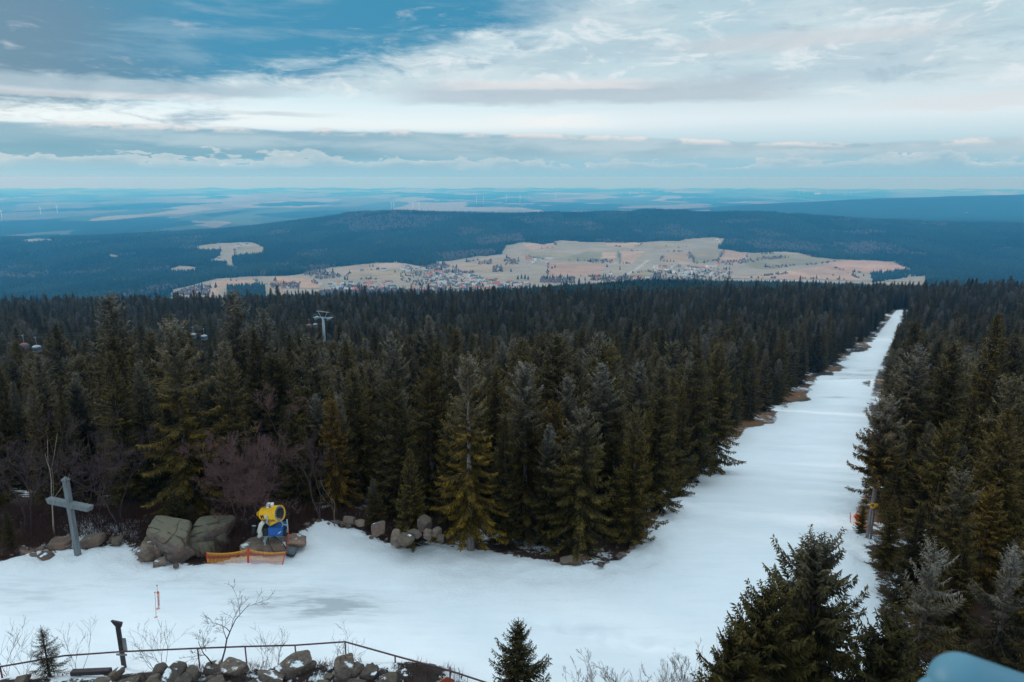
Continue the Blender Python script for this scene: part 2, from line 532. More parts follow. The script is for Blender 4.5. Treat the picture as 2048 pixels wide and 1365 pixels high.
def ground_mat():
    m, k, bs = new_mat('snow_and_ground')
    geo = k.new('ShaderNodeNewGeometry'); p = geo.outputs['Position']
    col = k.attr('ground_colour', 'Color'); snow = k.attr('snow'); dirt = k.attr('ice'); rough_s = k.attr('rough')
    n1 = k.noise(p, .9, 6, .65); n2 = k.noise(p, 4.0, 5, .65); n3 = k.noise(p, .16, 4, .6)
    e = k.m('ADD', snow, k.m('ADD', k.m('MULTIPLY', k.m('SUBTRACT', n1, .5), 1.5), k.m('MULTIPLY', k.m('SUBTRACT', n2, .5), 1.1)))
    e = k.m('ADD', e, k.m('MULTIPLY', k.m('SUBTRACT', k.noise(p, 15.0, 3, .6), .5), .5))
    sm = k.ss(.42, .58, e)
    mp = k.new('ShaderNodeMapping'); k.l.new(p, mp.inputs[0]); mp.inputs['Scale'].default_value = (.35, 1.9, 1.0)
    ns = k.noise(mp.outputs[0], 1.0, 6, .62)
    sc = k.mix(k.ss(.25, .75, n3), (.80, .855, .90), (.86, .895, .93))
    sc = k.mix(k.m('MULTIPLY', k.ss(.45, .8, ns), .22), sc, (.60, .66, .71))
    ice = k.m('MULTIPLY', dirt, k.m('ADD', .35, k.ss(.38, .66, ns)), clamp=True)
    sc = k.mix(ice, sc, (.44, .48, .51))
    # litter near the edges
    lit = k.m('MULTIPLY', k.ss(.66, .70, n2), k.ss(1.5, .5, snow))
    sc = k.mix(k.m('MULTIPLY', lit, .55), sc, (.14, .085, .06))
    gv = k.m('ADD', .62, k.m('MULTIPLY', n2, .8))
    gc = k.mix(1.0, col, k.comb(gv, gv, gv), 'MULTIPLY')
    c = k.mix(sm, gc, sc)
    k.l.new(c, bs.inputs['Base Color']); bs.inputs['Roughness'].default_value = .75
    bs.inputs['Specular IOR Level'].default_value = .2
    b = k.new('ShaderNodeBump'); b.inputs['Strength'].default_value = .6; b.inputs['Distance'].default_value = .12
    h = k.m('ADD', k.m('MULTIPLY', ns, .9), k.m('ADD', k.m('MULTIPLY', n2, .30), k.m('MULTIPLY', k.m('MULTIPLY', rough_s, n2), 2.6)))
    h = k.m('ADD', h, k.m('MULTIPLY', sm, .9))
    k.l.new(h, b.inputs['Height']); k.l.new(b.outputs[0], bs.inputs['Normal'])
    return m
M['ground'] = ground_mat()

def land_mat():
    m, k, bs = new_mat('valley_land')
    geo = k.new('ShaderNodeNewGeometry'); p = geo.outputs['Position']
    col = k.attr('ground_colour', 'Color')
    n2 = k.noise(p, .012, 5, .6); n3 = k.noise(p, .12, 4, .6)
    gv = k.m('ADD', .45, k.m('ADD', k.m('MULTIPLY', n2, .65), k.m('MULTIPLY', n3, .45)))
    gc = k.mix(1.0, col, k.comb(gv, gv, gv), 'MULTIPLY')
    k.l.new(gc, bs.inputs['Base Color']); bs.inputs['Roughness'].default_value = .95
    bs.inputs['Specular IOR Level'].default_value = .0
    return m
M['land'] = land_mat()

def attr_mat(name, attr, rough=.9):
    m, k, bs = new_mat(name)
    c = k.attr(attr, 'Color')
    k.l.new(c, bs.inputs['Base Color']); bs.inputs['Roughness'].default_value = rough
    bs.inputs['Specular IOR Level'].default_value = .05
    return m
M['far_tree'] = attr_mat('distant_tree', 'leaf_colour')

# ------------------------------------------------------------------ ground sheets
def build_near():
    xs = np.arange(-100, 100.01, .3); ys = np.arange(-40, 66.01, .3)
    X, Y = np.meshgrid(xs, ys)
    x = X.ravel(); y = Y.ravel()
    z = ground(x, y)
    sd = sdist(x, y, SNOW)
    mo = mound(x, y)
    snow = np.clip(.5 + sd / 1.1, -.3, 1.9)
    # forest floor keeps scattered snow
    fl = .02 + 1.5 * (fbm(x / 2.6, y / 2.6, 4, 5) - .36)
    snow = np.maximum(snow, fl)
    snow = snow * (1 - mo) + (.12 + 1.4 * (fbm(x / 1.4, y / 1.4, 3, 9) - .37)) * mo
    # surface relief: ploughed rim, lumps, groomer rows
    lumps = (fbm(x / 1.4, y / 1.4, 4, 31) - .5)
    edge = np.exp(-((sd - 1.2) / 1.6) ** 2)
    z = z + lumps * (.10 + .55 * edge) + edge * .22 * (y > 30)
    z = z + (fbm(x / 4.0, y / 1.3, 3, 33) - .5) * .12
    # dug look of the left rim
    rough = np.clip(edge + sstep(33, 39, y) * sstep(14, 4, x) * sstep(-9, -4, x) * .9, 0, 1)
    z = z + rough * (fbm(x / .7, y / .7, 2, 35) - .5) * .22
    def blob(u, v, ru, rv, amt):
        c = hit(u, v); e1 = hit(u + ru, v); e2 = hit(u, v - rv)
        rx = abs(e1[0] - c[0]); ry = abs(e2[1] - c[1])
        return amt * np.exp(-(((x - c[0]) / rx) ** 2 + ((y - c[1]) / ry) ** 2) ** 1.2)
    ice = blob(640, 1215, 130, 26, .95) + blob(560, 1195, 130, 18, .4) + blob(60, 1190, 150, 30, .35) + blob(430, 1165, 200, 16, .25) + blob(1150, 1255, 160, 10, .12)
    # footprints across the plateau
    for (u0, v0, u1, v1, nn) in ((1050, 1238, 1260, 1275, 26), (1120, 1260, 1380, 1300, 26), (1180, 1278, 1330, 1292, 14)):
        for i in range(nn):
            f = i / nn
            c = hit(u0 + (u1 - u0) * f + random.uniform(-12, 12), v0 + (v1 - v0) * f + random.uniform(-7, 7))
            d2 = ((x - c[0]) / .34) ** 2 + ((y - c[1]) / .28) ** 2
            near = d2 < 9
            z[near] -= .08 * np.exp(-d2[near])
    brown = np.array([.040, .027, .020])
    red = np.array([.075, .038, .026])
    grass = np.array([.20, .10, .05])
    n = fbm(x / 2.5, y / 2.5, 4, 12)[:, None]
    c = brown * (1 - n) + red * n
    c = np.where((mo > .3)[:, None], np.array([.035, .027, .024]) * (.6 + .8 * n), c)
    g = (np.exp(-(sd / 3.0) ** 2) * sstep(44, 52, y) * (x > 5))[:, None]
    c = c * (1 - g) + grass * g
    ny, nx = len(ys), len(xs)
    idx = np.arange(ny * nx).reshape(ny, nx)
    F = np.stack([idx[:-1, :-1].ravel(), idx[:-1, 1:].ravel(), idx[1:, 1:].ravel(), idx[1:, :-1].ravel()], 1)
    me = mesh_np('snow_plateau', np.stack([x, y, z], 1), F,
                 {'snow': snow, 'ground_colour': c, 'ice': np.clip(ice, 0, 1), 'rough': rough}, [M['ground']], smooth=True)
    tag(link('snow_ground', me), kind='structure')

_CLEAR = [
 ([(850, 534), (870, 526), (960, 512), (1005, 510), (1010, 492), (1045, 484), (1090, 490), (1115, 482), (1250, 487), (1300, 484), (1370, 481),
   (1420, 474), (1447, 478), (1440, 500), (1500, 505), (1570, 504), (1640, 515), (1690, 521), (1790, 524), (1832, 545), (1852, 552),
   (1856, 590), (1400, 592), (1200, 592), (1100, 592), (1000, 600), (880, 612), (620, 615), (335, 612), (342, 582), (430, 558), (500, 553), (590, 551),
   (622, 541), (690, 531), (800, 524)], 1900, 4600),
 ([(378, 500), (420, 487), (500, 484), (523, 494), (527, 511), (470, 516), (464, 526), (482, 541), (458, 541), (450, 528), (412, 525), (442, 511), (440, 502)], 2600, 5000),
 ([(336, 539), (360, 533), (397, 537), (392, 546), (345, 547)], 2300, 4500),
 ([(30, 484), (60, 478), (103, 477), (106, 486), (60, 488)], 3200, 6000),
 ([(212, 512), (228, 508), (240, 520), (222, 519)], 2600, 5000),
]
_FIELDS = [  # valley fields: polygon, colour
 ([(1150, 510), (1175, 503), (1204, 504), (1201, 524), (1095, 520)], (.10, .125, .075)),
 ([(1095, 526), (1210, 528), (1200, 553), (1095, 554)], (.25, .165, .125)),
 ([(1206, 505), (1232, 505), (1232, 528), (1202, 525)], (.27, .21, .155)),
 ([(1238, 503), (1290, 502), (1266, 527), (1240, 528)], (.30, .21, .155)),
 ([(1045, 487), (1110, 484), (1112, 495), (1060, 500)], (.28, .20, .155)),
 ([(1210, 487), (1300, 484), (1260, 497), (1212, 491)], (.29, .215, .165)),
 ([(1640, 527), (1690, 521), (1790, 525), (1832, 545), (1750, 547), (1700, 545)], (.31, .20, .155)),
 ([(1480, 556), (1650, 532), (1702, 545), (1722, 561), (1600, 558)], (.29, .20, .155)),
 ([(1450, 564), (1600, 559), (1600, 590), (1440, 590)], (.31, .235, .175)),
 ([(1500, 510), (1570, 506), (1690, 520), (1640, 527), (1520, 541), (1490, 530)], (.14, .15, .095)),
 ([(1330, 505), (1380, 502), (1380, 528), (1320, 526)], (.24, .185, .135)),
 ([(1380, 500), (1440, 492), (1440, 520), (1390, 530)], (.16, .155, .10)),
 ([(1450, 500), (1500, 505), (1480, 530), (1430, 530)], (.26, .18, .135)),
 ([(1050, 500), (1150, 508), (1095, 519), (1040, 512)], (.15, .15, .10)),
 ([(1300, 488), (1372, 482), (1372, 492), (1310, 500)], (.17, .165, .11)),
 ([(380, 590), (430, 563), (500, 557), (520, 566), (470, 578), (400, 600)], (.28, .195, .14)),
 ([(550, 555), (622, 558), (642, 576), (552, 572)], (.32, .215, .14)),
 ([(430, 580), (520, 566), (550, 575), (540, 590), (450, 592)], (.16, .16, .10)),
 ([(690, 534), (800, 525), (805, 533), (700, 545)], (.25, .20, .15)),
 ([(700, 545), (805, 534), (850, 540), (790, 558), (690, 560)], (.20, .18, .125)),
 ([(900, 530), (1000, 513), (1040, 525), (1010, 545), (920, 545)], (.20, .175, .125)),
 ([(470, 498), (510, 494), (520, 508), (470, 512)], (.15, .16, .105)),
 ([(1255, 548), (1330, 540), (1300, 558), (1240, 558)], (.15, .155, .095)),
]
def forest_mask(x, y, z):
    """1 where the valley is wooded"""
    u, v, d = project(x, y, z)
    f = np.ones(len(x), bool)
    ju = u + (fbm(x / 70, y / 70, 3, 41) - .5) * 16; jv = v + (fbm(x / 60, y / 90, 3, 43) - .5) * 5
    for poly, d0, d1 in _CLEAR:
        f &= ~(in_poly(ju, jv, poly) & (y > d0) & (y < d1))
    # open plain beyond the ridges with patches of wood
    n = fbm(x / 1500, y / 2600, 4, 77)
    plain = y > 6200
    hill_r = (u > 1420) & (y > 8400) & (y < 11200)
    f = np.where(plain & ~hill_r, n > .54, f)
    cl = hill_r & in_poly(u, v, [(1885, 432), (1930, 425), (1975, 432), (1960, 438), (1900, 437)])
    f = np.where(hill_r, ~cl, f)
    return f, u, v

def build_land():
    ys = np.concatenate([np.exp(np.arange(math.log(64), math.log(700), .009)),
                         np.exp(np.arange(math.log(700), math.log(6200), .0040)),
                         np.exp(np.arange(math.log(6200), math.log(41000), .009))])
    ts = np.linspace(-1.25, 1.25, 901)
    T_, Y_ = np.meshgrid(ts, ys)
    y = Y_.ravel(); x = (T_ * Y_).ravel()
    z = ground(x, y)
    sd = sdist(x, y, SNOW)
    sd = np.where(y > PISTE_END[1] + 30, -50, sd)
    sd = sd + (fbm(x / 9, y / 26, 3, 97) - .47) * np.interp(y, [64, 110, 300, 600], [0, 7, 12, 22]) * (x < y * .55)
    snow = np.clip(.5 + sd / (1.1 + .004 * y), -.4, 1.9)
    snow = np.where(y < 90, np.maximum(snow, -.05 + .95 * (fbm(x / 3.2, y / 3.2, 4, 5) - .40)), snow)
    snow = np.where((sd > -9) & (y < 560), np.maximum(snow, .15 + 2.0 * (fbm(x / 5, y / 11, 3, 6) - .44)), snow)
    z = z - .10 * sstep(75, 64, y)
    f, u, v = forest_mask(x, y, z)
    n = fbm(x / 120, y / 120, 4, 15)[:, None]
    c = np.array([.030, .027, .020]) * (1 - n) + np.array([.05, .036, .026]) * n
    op = (~f)[:, None] & (y > 1500)[:, None]
    base = np.array([.275, .245, .19]) * (1 - n) + np.array([.38, .31, .245]) * n
    c = np.where(op, base, c)
    for poly, col in _FIELDS:
        k = in_poly(u, v, poly) & (~f) & (y > 1900) & (y < 4800)
        c[k] = (np.array(col) * .6 + np.array([.225, .19, .135]) * .4) * np.array([1.62, 1.48, 1.50]) * (.78 + .44 * n[k])
    # farmed plain beyond the ridges: strips of field
    pl = (~f) & (y > 5600)
    fs = np.interp(y, [6000, 12000, 30000], [1.0, 1.8, 3.2])
    cx = np.floor(x / 420 / fs + 3 * vnoise(x / 3000, y / 3000, 3)); cy = np.floor(y / 800 / fs + 2 * vnoise(x / 2000, y / 2600, 4))
    h = _hash(cx, cy, 55)
    cols = np.array([[.10, .125, .095], [.21, .185, .155], [.145, .14, .11], [.28, .25, .21], [.065, .09, .07]])
    pc = cols[np.clip((h * 5).astype(int), 0, 4)]
    c[pl] = pc[pl]
    hill_far = (f & (y > 5600))
    c[hill_far] = (np.array([.022, .032, .024]) * (.7 + .6 * n))[hill_far]
    # road and rail line through the fields
    for line, w, col in (([(1297, 520), (1280, 533), (1254, 549)], 7, (.42, .40, .38)), ([(1297, 520), (1340, 504), (1400, 496)], 5, (.30, .28, .25)),
                         ([(1455, 557.5), (1600, 559), (1760, 563), (1900, 566)], 9, (.06, .055, .06)), ([(1455, 560.5), (1600, 562), (1700, 563.5)], 5, (.50, .50, .50)),
                         ([(548, 578), (640, 577.5)], 5, (.09, .08, .08)), ([(1240, 528), (1238, 503)], 6, (.15, .15, .10))):
        pts = [hit(a, b, 1800)[:2] for a, b in line]
        k = (y > 1800) & (y < 4500)
        dd = seg_dist(x[k], y[k], pts, False)
        idx = np.where(k)[0][dd < w]
        c[idx] = np.array(col)
    # brown verge of dry grass along the left edge of the piste
    k = (y < 560)
    g = np.exp(-((sd + 2.5 + .01 * y) / (3.0 + .014 * y)) ** 2) * k * sstep(.50, .60, fbm(x / 14, y / 24, 3, 91))
    c = c * (1 - g[:, None]) + np.array([.21, .105, .05]) * g[:, None]
    ice = np.zeros(len(x))
    for (uu, vv, ru, rv, am) in ((1710, 750, 40, 3.0, 1.0), (1700, 757, 46, 1.6, 1.0), (1672, 795, 26, 1.6, .95), (1735, 742, 30, 2.5, .6), (1690, 735, 30, 3, .4), (1560, 900, 60, 8, .15)):
        cc = hit(uu, vv); e1 = hit(uu + ru, vv); e2 = hit(uu, vv - rv)
        ice += am * np.exp(-(((x - cc[0]) / abs(e1[0] - cc[0])) ** 2 + ((y - cc[1]) / max(1.5, abs(e2[1] - cc[1]))) ** 2))
    nr, nc = len(ys), len(ts)
    idx = np.arange(nr * nc).reshape(nr, nc)
    F = np.stack([idx[:-1, :-1].ravel(), idx[:-1, 1:].ravel(), idx[1:, 1:].ravel(), idx[1:, :-1].ravel()], 1)
    rr = np.repeat(np.arange(nr - 1), nc - 1)
    mi = (ys[rr] > 900).astype(int)
    edge = np.exp(-((sd - 1.5) / 2.5) ** 2)
    me = mesh_np('terrain', np.stack([x, y, z], 1), F,
                 {'snow': snow, 'ground_colour': c, 'ice': np.clip(ice, 0, 1), 'rough': edge}, [M['ground'], M['land']], mi, smooth=True)
    tag(link('terrain', me), kind='structure')

build_near()
build_land()

# ------------------------------------------------------------------ spruces
def make_spruce(seed, H=13.0, Rm=2.3, bare=.06, whorl=.36, dens=1.0, droop=.22, rag=.25, rime=0.0, hang=.25, tw=1.0, slim=.8,
                top_gap=0.0, dead=0.0, lean=0.0, needles=True, wide=.085):
    """returns (crown verts, quads, tone, rime) and trunk mesh builder arrays; tree stands on the origin"""
    rg = np.random.default_rng(seed)
    VS = []; TN = []; RM = []
    nq = 0
    def bend(z):
        return lean * (z / H) ** 2, lean * .4 * math.sin(z / H * 2.0)
    z = bare * H
    zs = []
    while z < H - .12:
        rel = (H - z) / H
        zs.append(z); z += whorl * (.55 + .6 * rel) * rg.uniform(.75, 1.25)
    az0 = rg.uniform(0, 6.28)
    side_w = rg.uniform(.75, 1.2, 8)                      # lopsided crown
    for z in zs:
        rel = (H - z) / H
        az0 += rg.uniform(.4, 1.4)
        nb = int(rg.integers(4, 7))
        for b in range(nb):
            a = az0 + 6.283 * b / nb + rg.normal(0, .22)
            sw = side_w[int((a % 6.283) / 6.283 * 8) % 8]
            prof = rel ** slim * min(1.0, .55 + 1.6 * (1 - rel) + .25)
            # lower skirt draws in a little
            if rel > .85: prof *= 1 - (rel - .85) * 1.2
            L = Rm * prof * sw * rg.uniform(1 - rag, 1 + rag * .7) + .10
            if rg.random() < top_gap and .12 < rel < .6: L *= .35
            if rg.random() < .04 + .05 * rag: L *= .4
            pitch = np.interp(rel, [0, .12, .35, .7, 1], [1.0, .55, .15, -.12, -.32]) + rg.normal(0, .10)
            ns = max(3, int(L / .07 * dens))
            s = np.linspace(.10, 1.0, ns) + rg.uniform(-.02, .02, ns)
            zz = L * (pitch * s - droop * 1.8 * s ** 1.6 * (rel ** .5) + .34 * s ** 3.2)
            rr = L * s * (1 - .08 * s)
            ca, sa = math.cos(a), math.sin(a)
            bx, by = bend(z)
            P = np.stack([ca * rr + bx, sa * rr + by, z + zz], 1)
            # tangent
            dz = L * (pitch - droop * 1.8 * 1.6 * np.maximum(s, .01) ** .6 * rel ** .5 + .34 * 3.2 * s ** 2.2)
            T = np.stack([np.full(ns, ca * L), np.full(ns, sa * L), dz], 1)
            T /= np.linalg.norm(T, axis=1)[:, None]
            S = np.array([-sa, ca, 0.0])
            isdead = dead > 0 and rg.random() < dead
            # side twigs, both sides, and hanging twigs
            for kind in (1, -1, 0):
                if isdead and (kind == 0): continue
                if kind == 0:
                    keep = rg.random(ns) < hang * 2.2
                else:
                    keep = rg.random(ns) < (.95 if not isdead else .35)
                n = int(keep.sum())
                if n == 0: continue
                p = P[keep]; t = T[keep]; ss_ = s[keep]
                ln = (np.minimum(.62, .30 * L + .10) * (1.05 - .62 * ss_) * rg.uniform(.6, 1.3, n) + .05) * tw
                if kind == 0:
                    d = t * .25 + np.array([0, 0, -1.0]) + rg.normal(0, .22, (n, 3)); ln = ln * .95
                else:
                    d = t * rg.uniform(.45, .95, (n, 1)) + S * kind + np.array([0, 0, 1.0]) * (rg.normal(-.10, .22, (n, 1)) - hang * .5)
                d /= np.linalg.norm(d, axis=1)[:, None]
                w = np.cross(d, rg.normal(0, 1, (n, 3)) * .55 + np.array([0, 0, 1.0]))
                w /= np.linalg.norm(w, axis=1)[:, None] + 1e-9
                wd = (wide * (.45 if isdead else 1.0) * rg.uniform(.7, 1.25, n) * (.55 + .45 * np.minimum(1, ln / .3)))[:, None] * .5 * tw
                q = np.stack([p, p + d * ln[:, None] * .45 + w * wd, p + d * ln[:, None], p + d * ln[:, None] * .45 - w * wd], 1)
                VS.append(q.reshape(-1, 3))
                tone = np.clip(.25 + .45 * ss_ + rg.normal(0, .16, n), 0, 1)  # darker towards the trunk: crown shade put into the colour, plus random tone
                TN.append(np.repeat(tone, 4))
                rm = np.clip(rime * (1.12 - rel * 3.0) * (.45 + .75 * ss_) , 0, 1) if rime > 0 else np.zeros(n)
                if isdead: rm = np.full(n, .35)
                RM.append(np.repeat(rm, 4))
            # the branch itself, a thin ribbon
            wv = S * (.018 + .012 * L)
            if ns >= 3:
                taper = (1.05 - s)[:, None]
                A = P + wv * taper; B = P - wv * taper
                q = np.stack([A[:-1], A[1:], B[1:], B[:-1]], 1)
                VS.append(q.reshape(-1, 3)); TN.append(np.full(q.shape[0] * 4, .15)); RM.append(np.full(q.shape[0] * 4, .55 * rime * max(0, 1 - rel * 1.6) if not isdead else .4))
    # leader
    bx, by = bend(H)
    n = 26
    hz = H - rg.uniform(0, .75, n)
    p = np.stack([np.full(n, bx), np.full(n, by), hz], 1)
    a = rg.uniform(0, 6.283, n)
    d = np.stack([np.cos(a), np.sin(a), np.full(n, .9)], 1); d /= np.linalg.norm(d, axis=1)[:, None]
    ln = rg.uniform(.10, .22, n)[:, None] * tw
    w = np.cross(d, rg.normal(0, 1, (n, 3))); w /= np.linalg.norm(w, axis=1)[:, None]
    q = np.stack([p, p + d * ln * .5 + w * .03, p + d * ln, p + d * ln * .5 - w * .03], 1)
    VS.append(q.reshape(-1, 3)); TN.append(np.full(n * 4, .8)); RM.append(np.full(n * 4, min(1, rime * 1.15)))
    V = np.concatenate(VS); TN = np.concatenate(TN); RM = np.concatenate(RM)
    F = np.arange(len(V)).reshape(-1, 4)
    # trunk
    k = 9; nz = 14
    hz = np.linspace(-.6, H + .25, nz)
    rad = .019 * H * (1 - np.clip(hz / (H + .3), 0, 1)) ** .85 + .008
    rad[0] *= 1.35; 
    an = np.linspace(0, 6.283, k, endpoint=False)
    tv = []
    for zz_, r_ in zip(hz, rad):
        bx, by = bend(max(0, zz_))
        rj = r_ * (1 + rg.normal(0, .05, k))
        tv.append(np.stack([np.cos(an) * rj + bx, np.sin(an) * rj + by, np.full(k, zz_)], 1))
    TV = np.concatenate(tv)
    TF = np.array([(i * k + j, i * k + (j + 1) % k, (i + 1) * k + (j + 1) % k, (i + 1) * k + j) for i in range(nz - 1) for j in range(k)])
    return V, F, TN, RM, TV, TF

class Spruce:
    def __init__(self, seed, H=13.0, bark='bark', **kw):
        V, F, TN, RM, TV, TF = make_spruce(seed, H, **kw)
        self.H = H
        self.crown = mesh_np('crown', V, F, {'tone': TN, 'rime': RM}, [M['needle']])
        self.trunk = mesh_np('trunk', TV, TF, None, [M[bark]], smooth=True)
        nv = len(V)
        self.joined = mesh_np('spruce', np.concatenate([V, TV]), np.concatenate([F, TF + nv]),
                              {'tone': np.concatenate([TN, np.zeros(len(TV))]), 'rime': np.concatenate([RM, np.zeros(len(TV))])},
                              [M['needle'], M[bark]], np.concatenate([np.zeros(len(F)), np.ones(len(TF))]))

VAR = {
 'dense_a': Spruce(1, 13, Rm=2.75, rag=.30, droop=.22, hang=.35, whorl=.38),
 'dense_b': Spruce(2, 13, Rm=2.5, rag=.34, droop=.18, hang=.3, slim=.78),
 'slim': Spruce(3, 13, Rm=2.15, rag=.36, droop=.20, hang=.35, slim=.66),
 'olive': Spruce(4, 13, Rm=2.9, rag=.5, droop=.36, hang=.65, top_gap=.22, whorl=.42, slim=.55),
 'old': Spruce(5, 13, Rm=2.8, rag=.55, droop=.38, hang=.6, top_gap=.4, whorl=.44, slim=.48, bare=.12, rime=.45),
 'rime_a': Spruce(6, 13, Rm=2.5, rag=.42, droop=.24, hang=.4, rime=1.0, slim=.66),
 'rime_b': Spruce(7, 13, Rm=2.4, rag=.48, droop=.30, hang=.5, rime=.85, top_gap=.25, slim=.58),
 'brown': Spruce(8, 13, Rm=2.4, rag=.45, droop=.32, hang=.5, slim=.6, dead=.12),
 'dense_c': Spruce(9, 13, Rm=2.9, rag=.36, droop=.28, hang=.45, slim=.66, rime=.2),
 'tip': Spruce(10, 13, Rm=2.2, rag=.34, droop=.16, hang=.3, slim=.75, rime=.5),
}
HI = {  # close trees with fine twigs
 'front_big': Spruce(21, 12.5, Rm=3.9, rag=.5, droop=.20, hang=.55, dens=1.6, tw=.95, wide=.095, slim=.58, rime=.35, whorl=.30, top_gap=.15),
 'front_side': Spruce(22, 10.5, Rm=3.0, rag=.5, droop=.18, hang=.5, dens=1.5, tw=.95, wide=.09, slim=.58, whorl=.31, top_gap=.15),
 'front_rime': Spruce(23, 12.0, Rm=2.9, rag=.55, droop=.22, hang=.4, dens=1.2, tw=.85, wide=.07, slim=.6, rime=1.6, top_gap=.35, dead=.10, whorl=.40),
 'young': Spruce(24, 6.0, Rm=2.3, rag=.3, droop=.12, hang=.3, dens=1.8, tw=.72, wide=.075, slim=.85, whorl=.22),
 'sapling': Spruce(25, 3.4, Rm=1.25, rag=.35, droop=.05, hang=.15, dens=1.7, tw=.6, wide=.05, slim=.8, whorl=.22),
 'olive_tall': Spruce(26, 14.0, Rm=3.1, rag=.5, droop=.36, hang=.75, dens=1.25, tw=.9, top_gap=.28, whorl=.42, slim=.55, rime=.8, bare=.16, bark='bark_pale'),
 'grey_tall': Spruce(27, 14.0, Rm=3.2, rag=.48, droop=.34, hang=.6, dens=1.2, top_gap=.3, whorl=.42, slim=.58, rime=.95, bare=.10),
 'grey_wide': Spruce(28, 12.0, Rm=3.3, rag=.42, droop=.36, hang=.5, dens=1.2, slim=.62, rime=.5, whorl=.40, bare=.10, dead=.08),
 'bare_trunk': Spruce(29, 11.0, Rm=2.8, rag=.5, droop=.26, hang=.45, dens=1.35, slim=.5, rime=.9, bare=.50, bark='bark_pale', top_gap=.15, whorl=.30),
 'left_big': Spruce(30, 15.0, Rm=3.7, rag=.5, droop=.30, hang=.5, dens=1.25, top_gap=.3, whorl=.44, slim=.62, rime=.85, bare=.06),
 'cone': Spruce(31, 13.0, Rm=2.9, rag=.3, droop=.18, hang=.3, dens=1.2, slim=.82, rime=.25),
}

def plant(sp, x, y, z, h, rz, label, group=None, name='spruce_tree', sx=1.0, cat='tree', tint=None):
    s = h / sp.H
    o = empty(name, (x, y, z), rz)
    o.scale = (s * sx, s * sx, s)
    tag(o, label, cat, group)
    link('trunk', sp.trunk, o); cr = link('crown', sp.crown, o)
    if tint: cr.color = tint + (1.0,)
    return o

HERO = []   # x, y, clearance
TINT = {'olive_tall': (1.8, 1.6, .9), 'left_big': (1.25, 1.2, .8), 'grey_wide': (1.35, 1.3, 1.2), 'cone': (1.35, 1.3, 1.0), 'olive': (1.25, 1.12, .85), 'grey_tall': (1.4, 1.25, .95),
        'front_big': (.9, .95, 1.1), 'front_side': (.85, .9, 1.0), 'young': (1.1, 1.15, 1.0), 'bare_trunk': (1.4, 1.15, 1.0)}
def hero(kind, u, v, y, label, sx=1.0, dz=0.0, rz=None, tip=0.985):
    sp = HI.get(kind) or VAR[kind]
    x, yy, zt = at(u, v, y)
    gz = g1(x, y) + dz
    h = (zt - gz) * tip
    HERO.append((x, y, 1.6 * sx if h > 7 else .8))
    return plant(sp, x, y, gz, h, random.uniform(0, 6.28) if rz is None else rz, label, sx=sx, tint=(1.7, 1.25, .65) if 'orange-tinged' in label else TINT.get(kind))

# middle front row on the rim of the snow
hero('olive_tall', 935, 716, 42.0, 'tall olive spruce with bare lower trunk at the snow rim, frosted pointed top', 1.0, rz=.4)
hero('grey_tall', 1050, 724, 45.0, 'tall ragged spruce with grey frosted top just right of the olive spruce', 1.0, rz=2.0)
hero('olive', 858, 738, 50.0, 'broad droopy olive spruce with rounded top behind the small rock pile', 1.05, rz=1.0)
hero('grey_wide', 1165, 815, 42.2, 'wide grey-green spruce with drooping boughs beside the sawn log', 1.0)
hero('cone', 1275, 800, 43.5, 'neat conical spruce at the bend where the slope leaves the snow field', .95)
hero('cone', 1325, 712, 54.0, 'tall dense spruce on the corner of the ski slope', 1.0)
hero('dense_c', 1240, 778, 49.0, 'dark spruce squeezed behind the neat conical one', .95)
hero('dense_a', 818, 896, 43.0, 'small dark spruce beside the rock pile at the snow edge', 1.0)
hero('tip', 745, 955, 46.0, 'little young spruce among brown brush left of the small dark spruce', 1.4)
hero('brown', 770, 815, 50, 'reddish thin spruce behind the small dark spruce', 1.0)
hero('cone', 1398, 668, 74.0, 'tall dark spruce standing left of the slope above a rime patch', .95)
hero('dense_c', 1442, 684, 80.0, 'dense spruce leaning over the snow edge of the slope', .95)
hero('dense_b', 1366, 770, 62.0, 'deep green spruce low on the left bank of the slope', 1.0)
hero('olive', 1110, 800, 45.5, 'dark olive spruce wedged between the ragged and the wide grey spruce', .9)
hero('dense_a', 1010, 830, 43.5, 'shaded spruce between the olive spruce and the ragged spruce', .85)
# left
hero('left_big', 340, 636, 47.0, 'huge ragged spruce with frosted crown behind the mossy boulders', 1.0, rz=.3)
hero('rime_b', 215, 588, 60.0, 'tall spruce with crooked frosted tip above the wooden cross', 1.1)
hero('rime_b', 465, 580, 66.0, 'spruce with bushy white-frosted tip breaking the skyline', 1.0)
hero('rime_a', 524, 614, 62.0, 'slender frosted spruce right of the bushy-tipped one', .9)
hero('old', 622, 672, 56.0, 'bleached old spruce in front of the lift pylon', 1.0)
hero('olive', 662, 795, 49.0, 'short orange-tinged spruce right of the mauve bare tree', .9)
hero('dense_c', 705, 735, 54.0, 'dark round-shouldered spruce between the pylon spruce and the reddish thin one', 1.0)
hero('dense_a', 120, 790, 50.0, 'dim bushy spruce behind the pale leaning sapling', 1.0)
hero('dense_b', 10, 1020, 41.8, 'low spruce at the very edge of the picture left of the cross', 1.2)
hero('young', 345, 985, 43.0, 'low green spruce sheltering behind the twin boulders', 1.2)
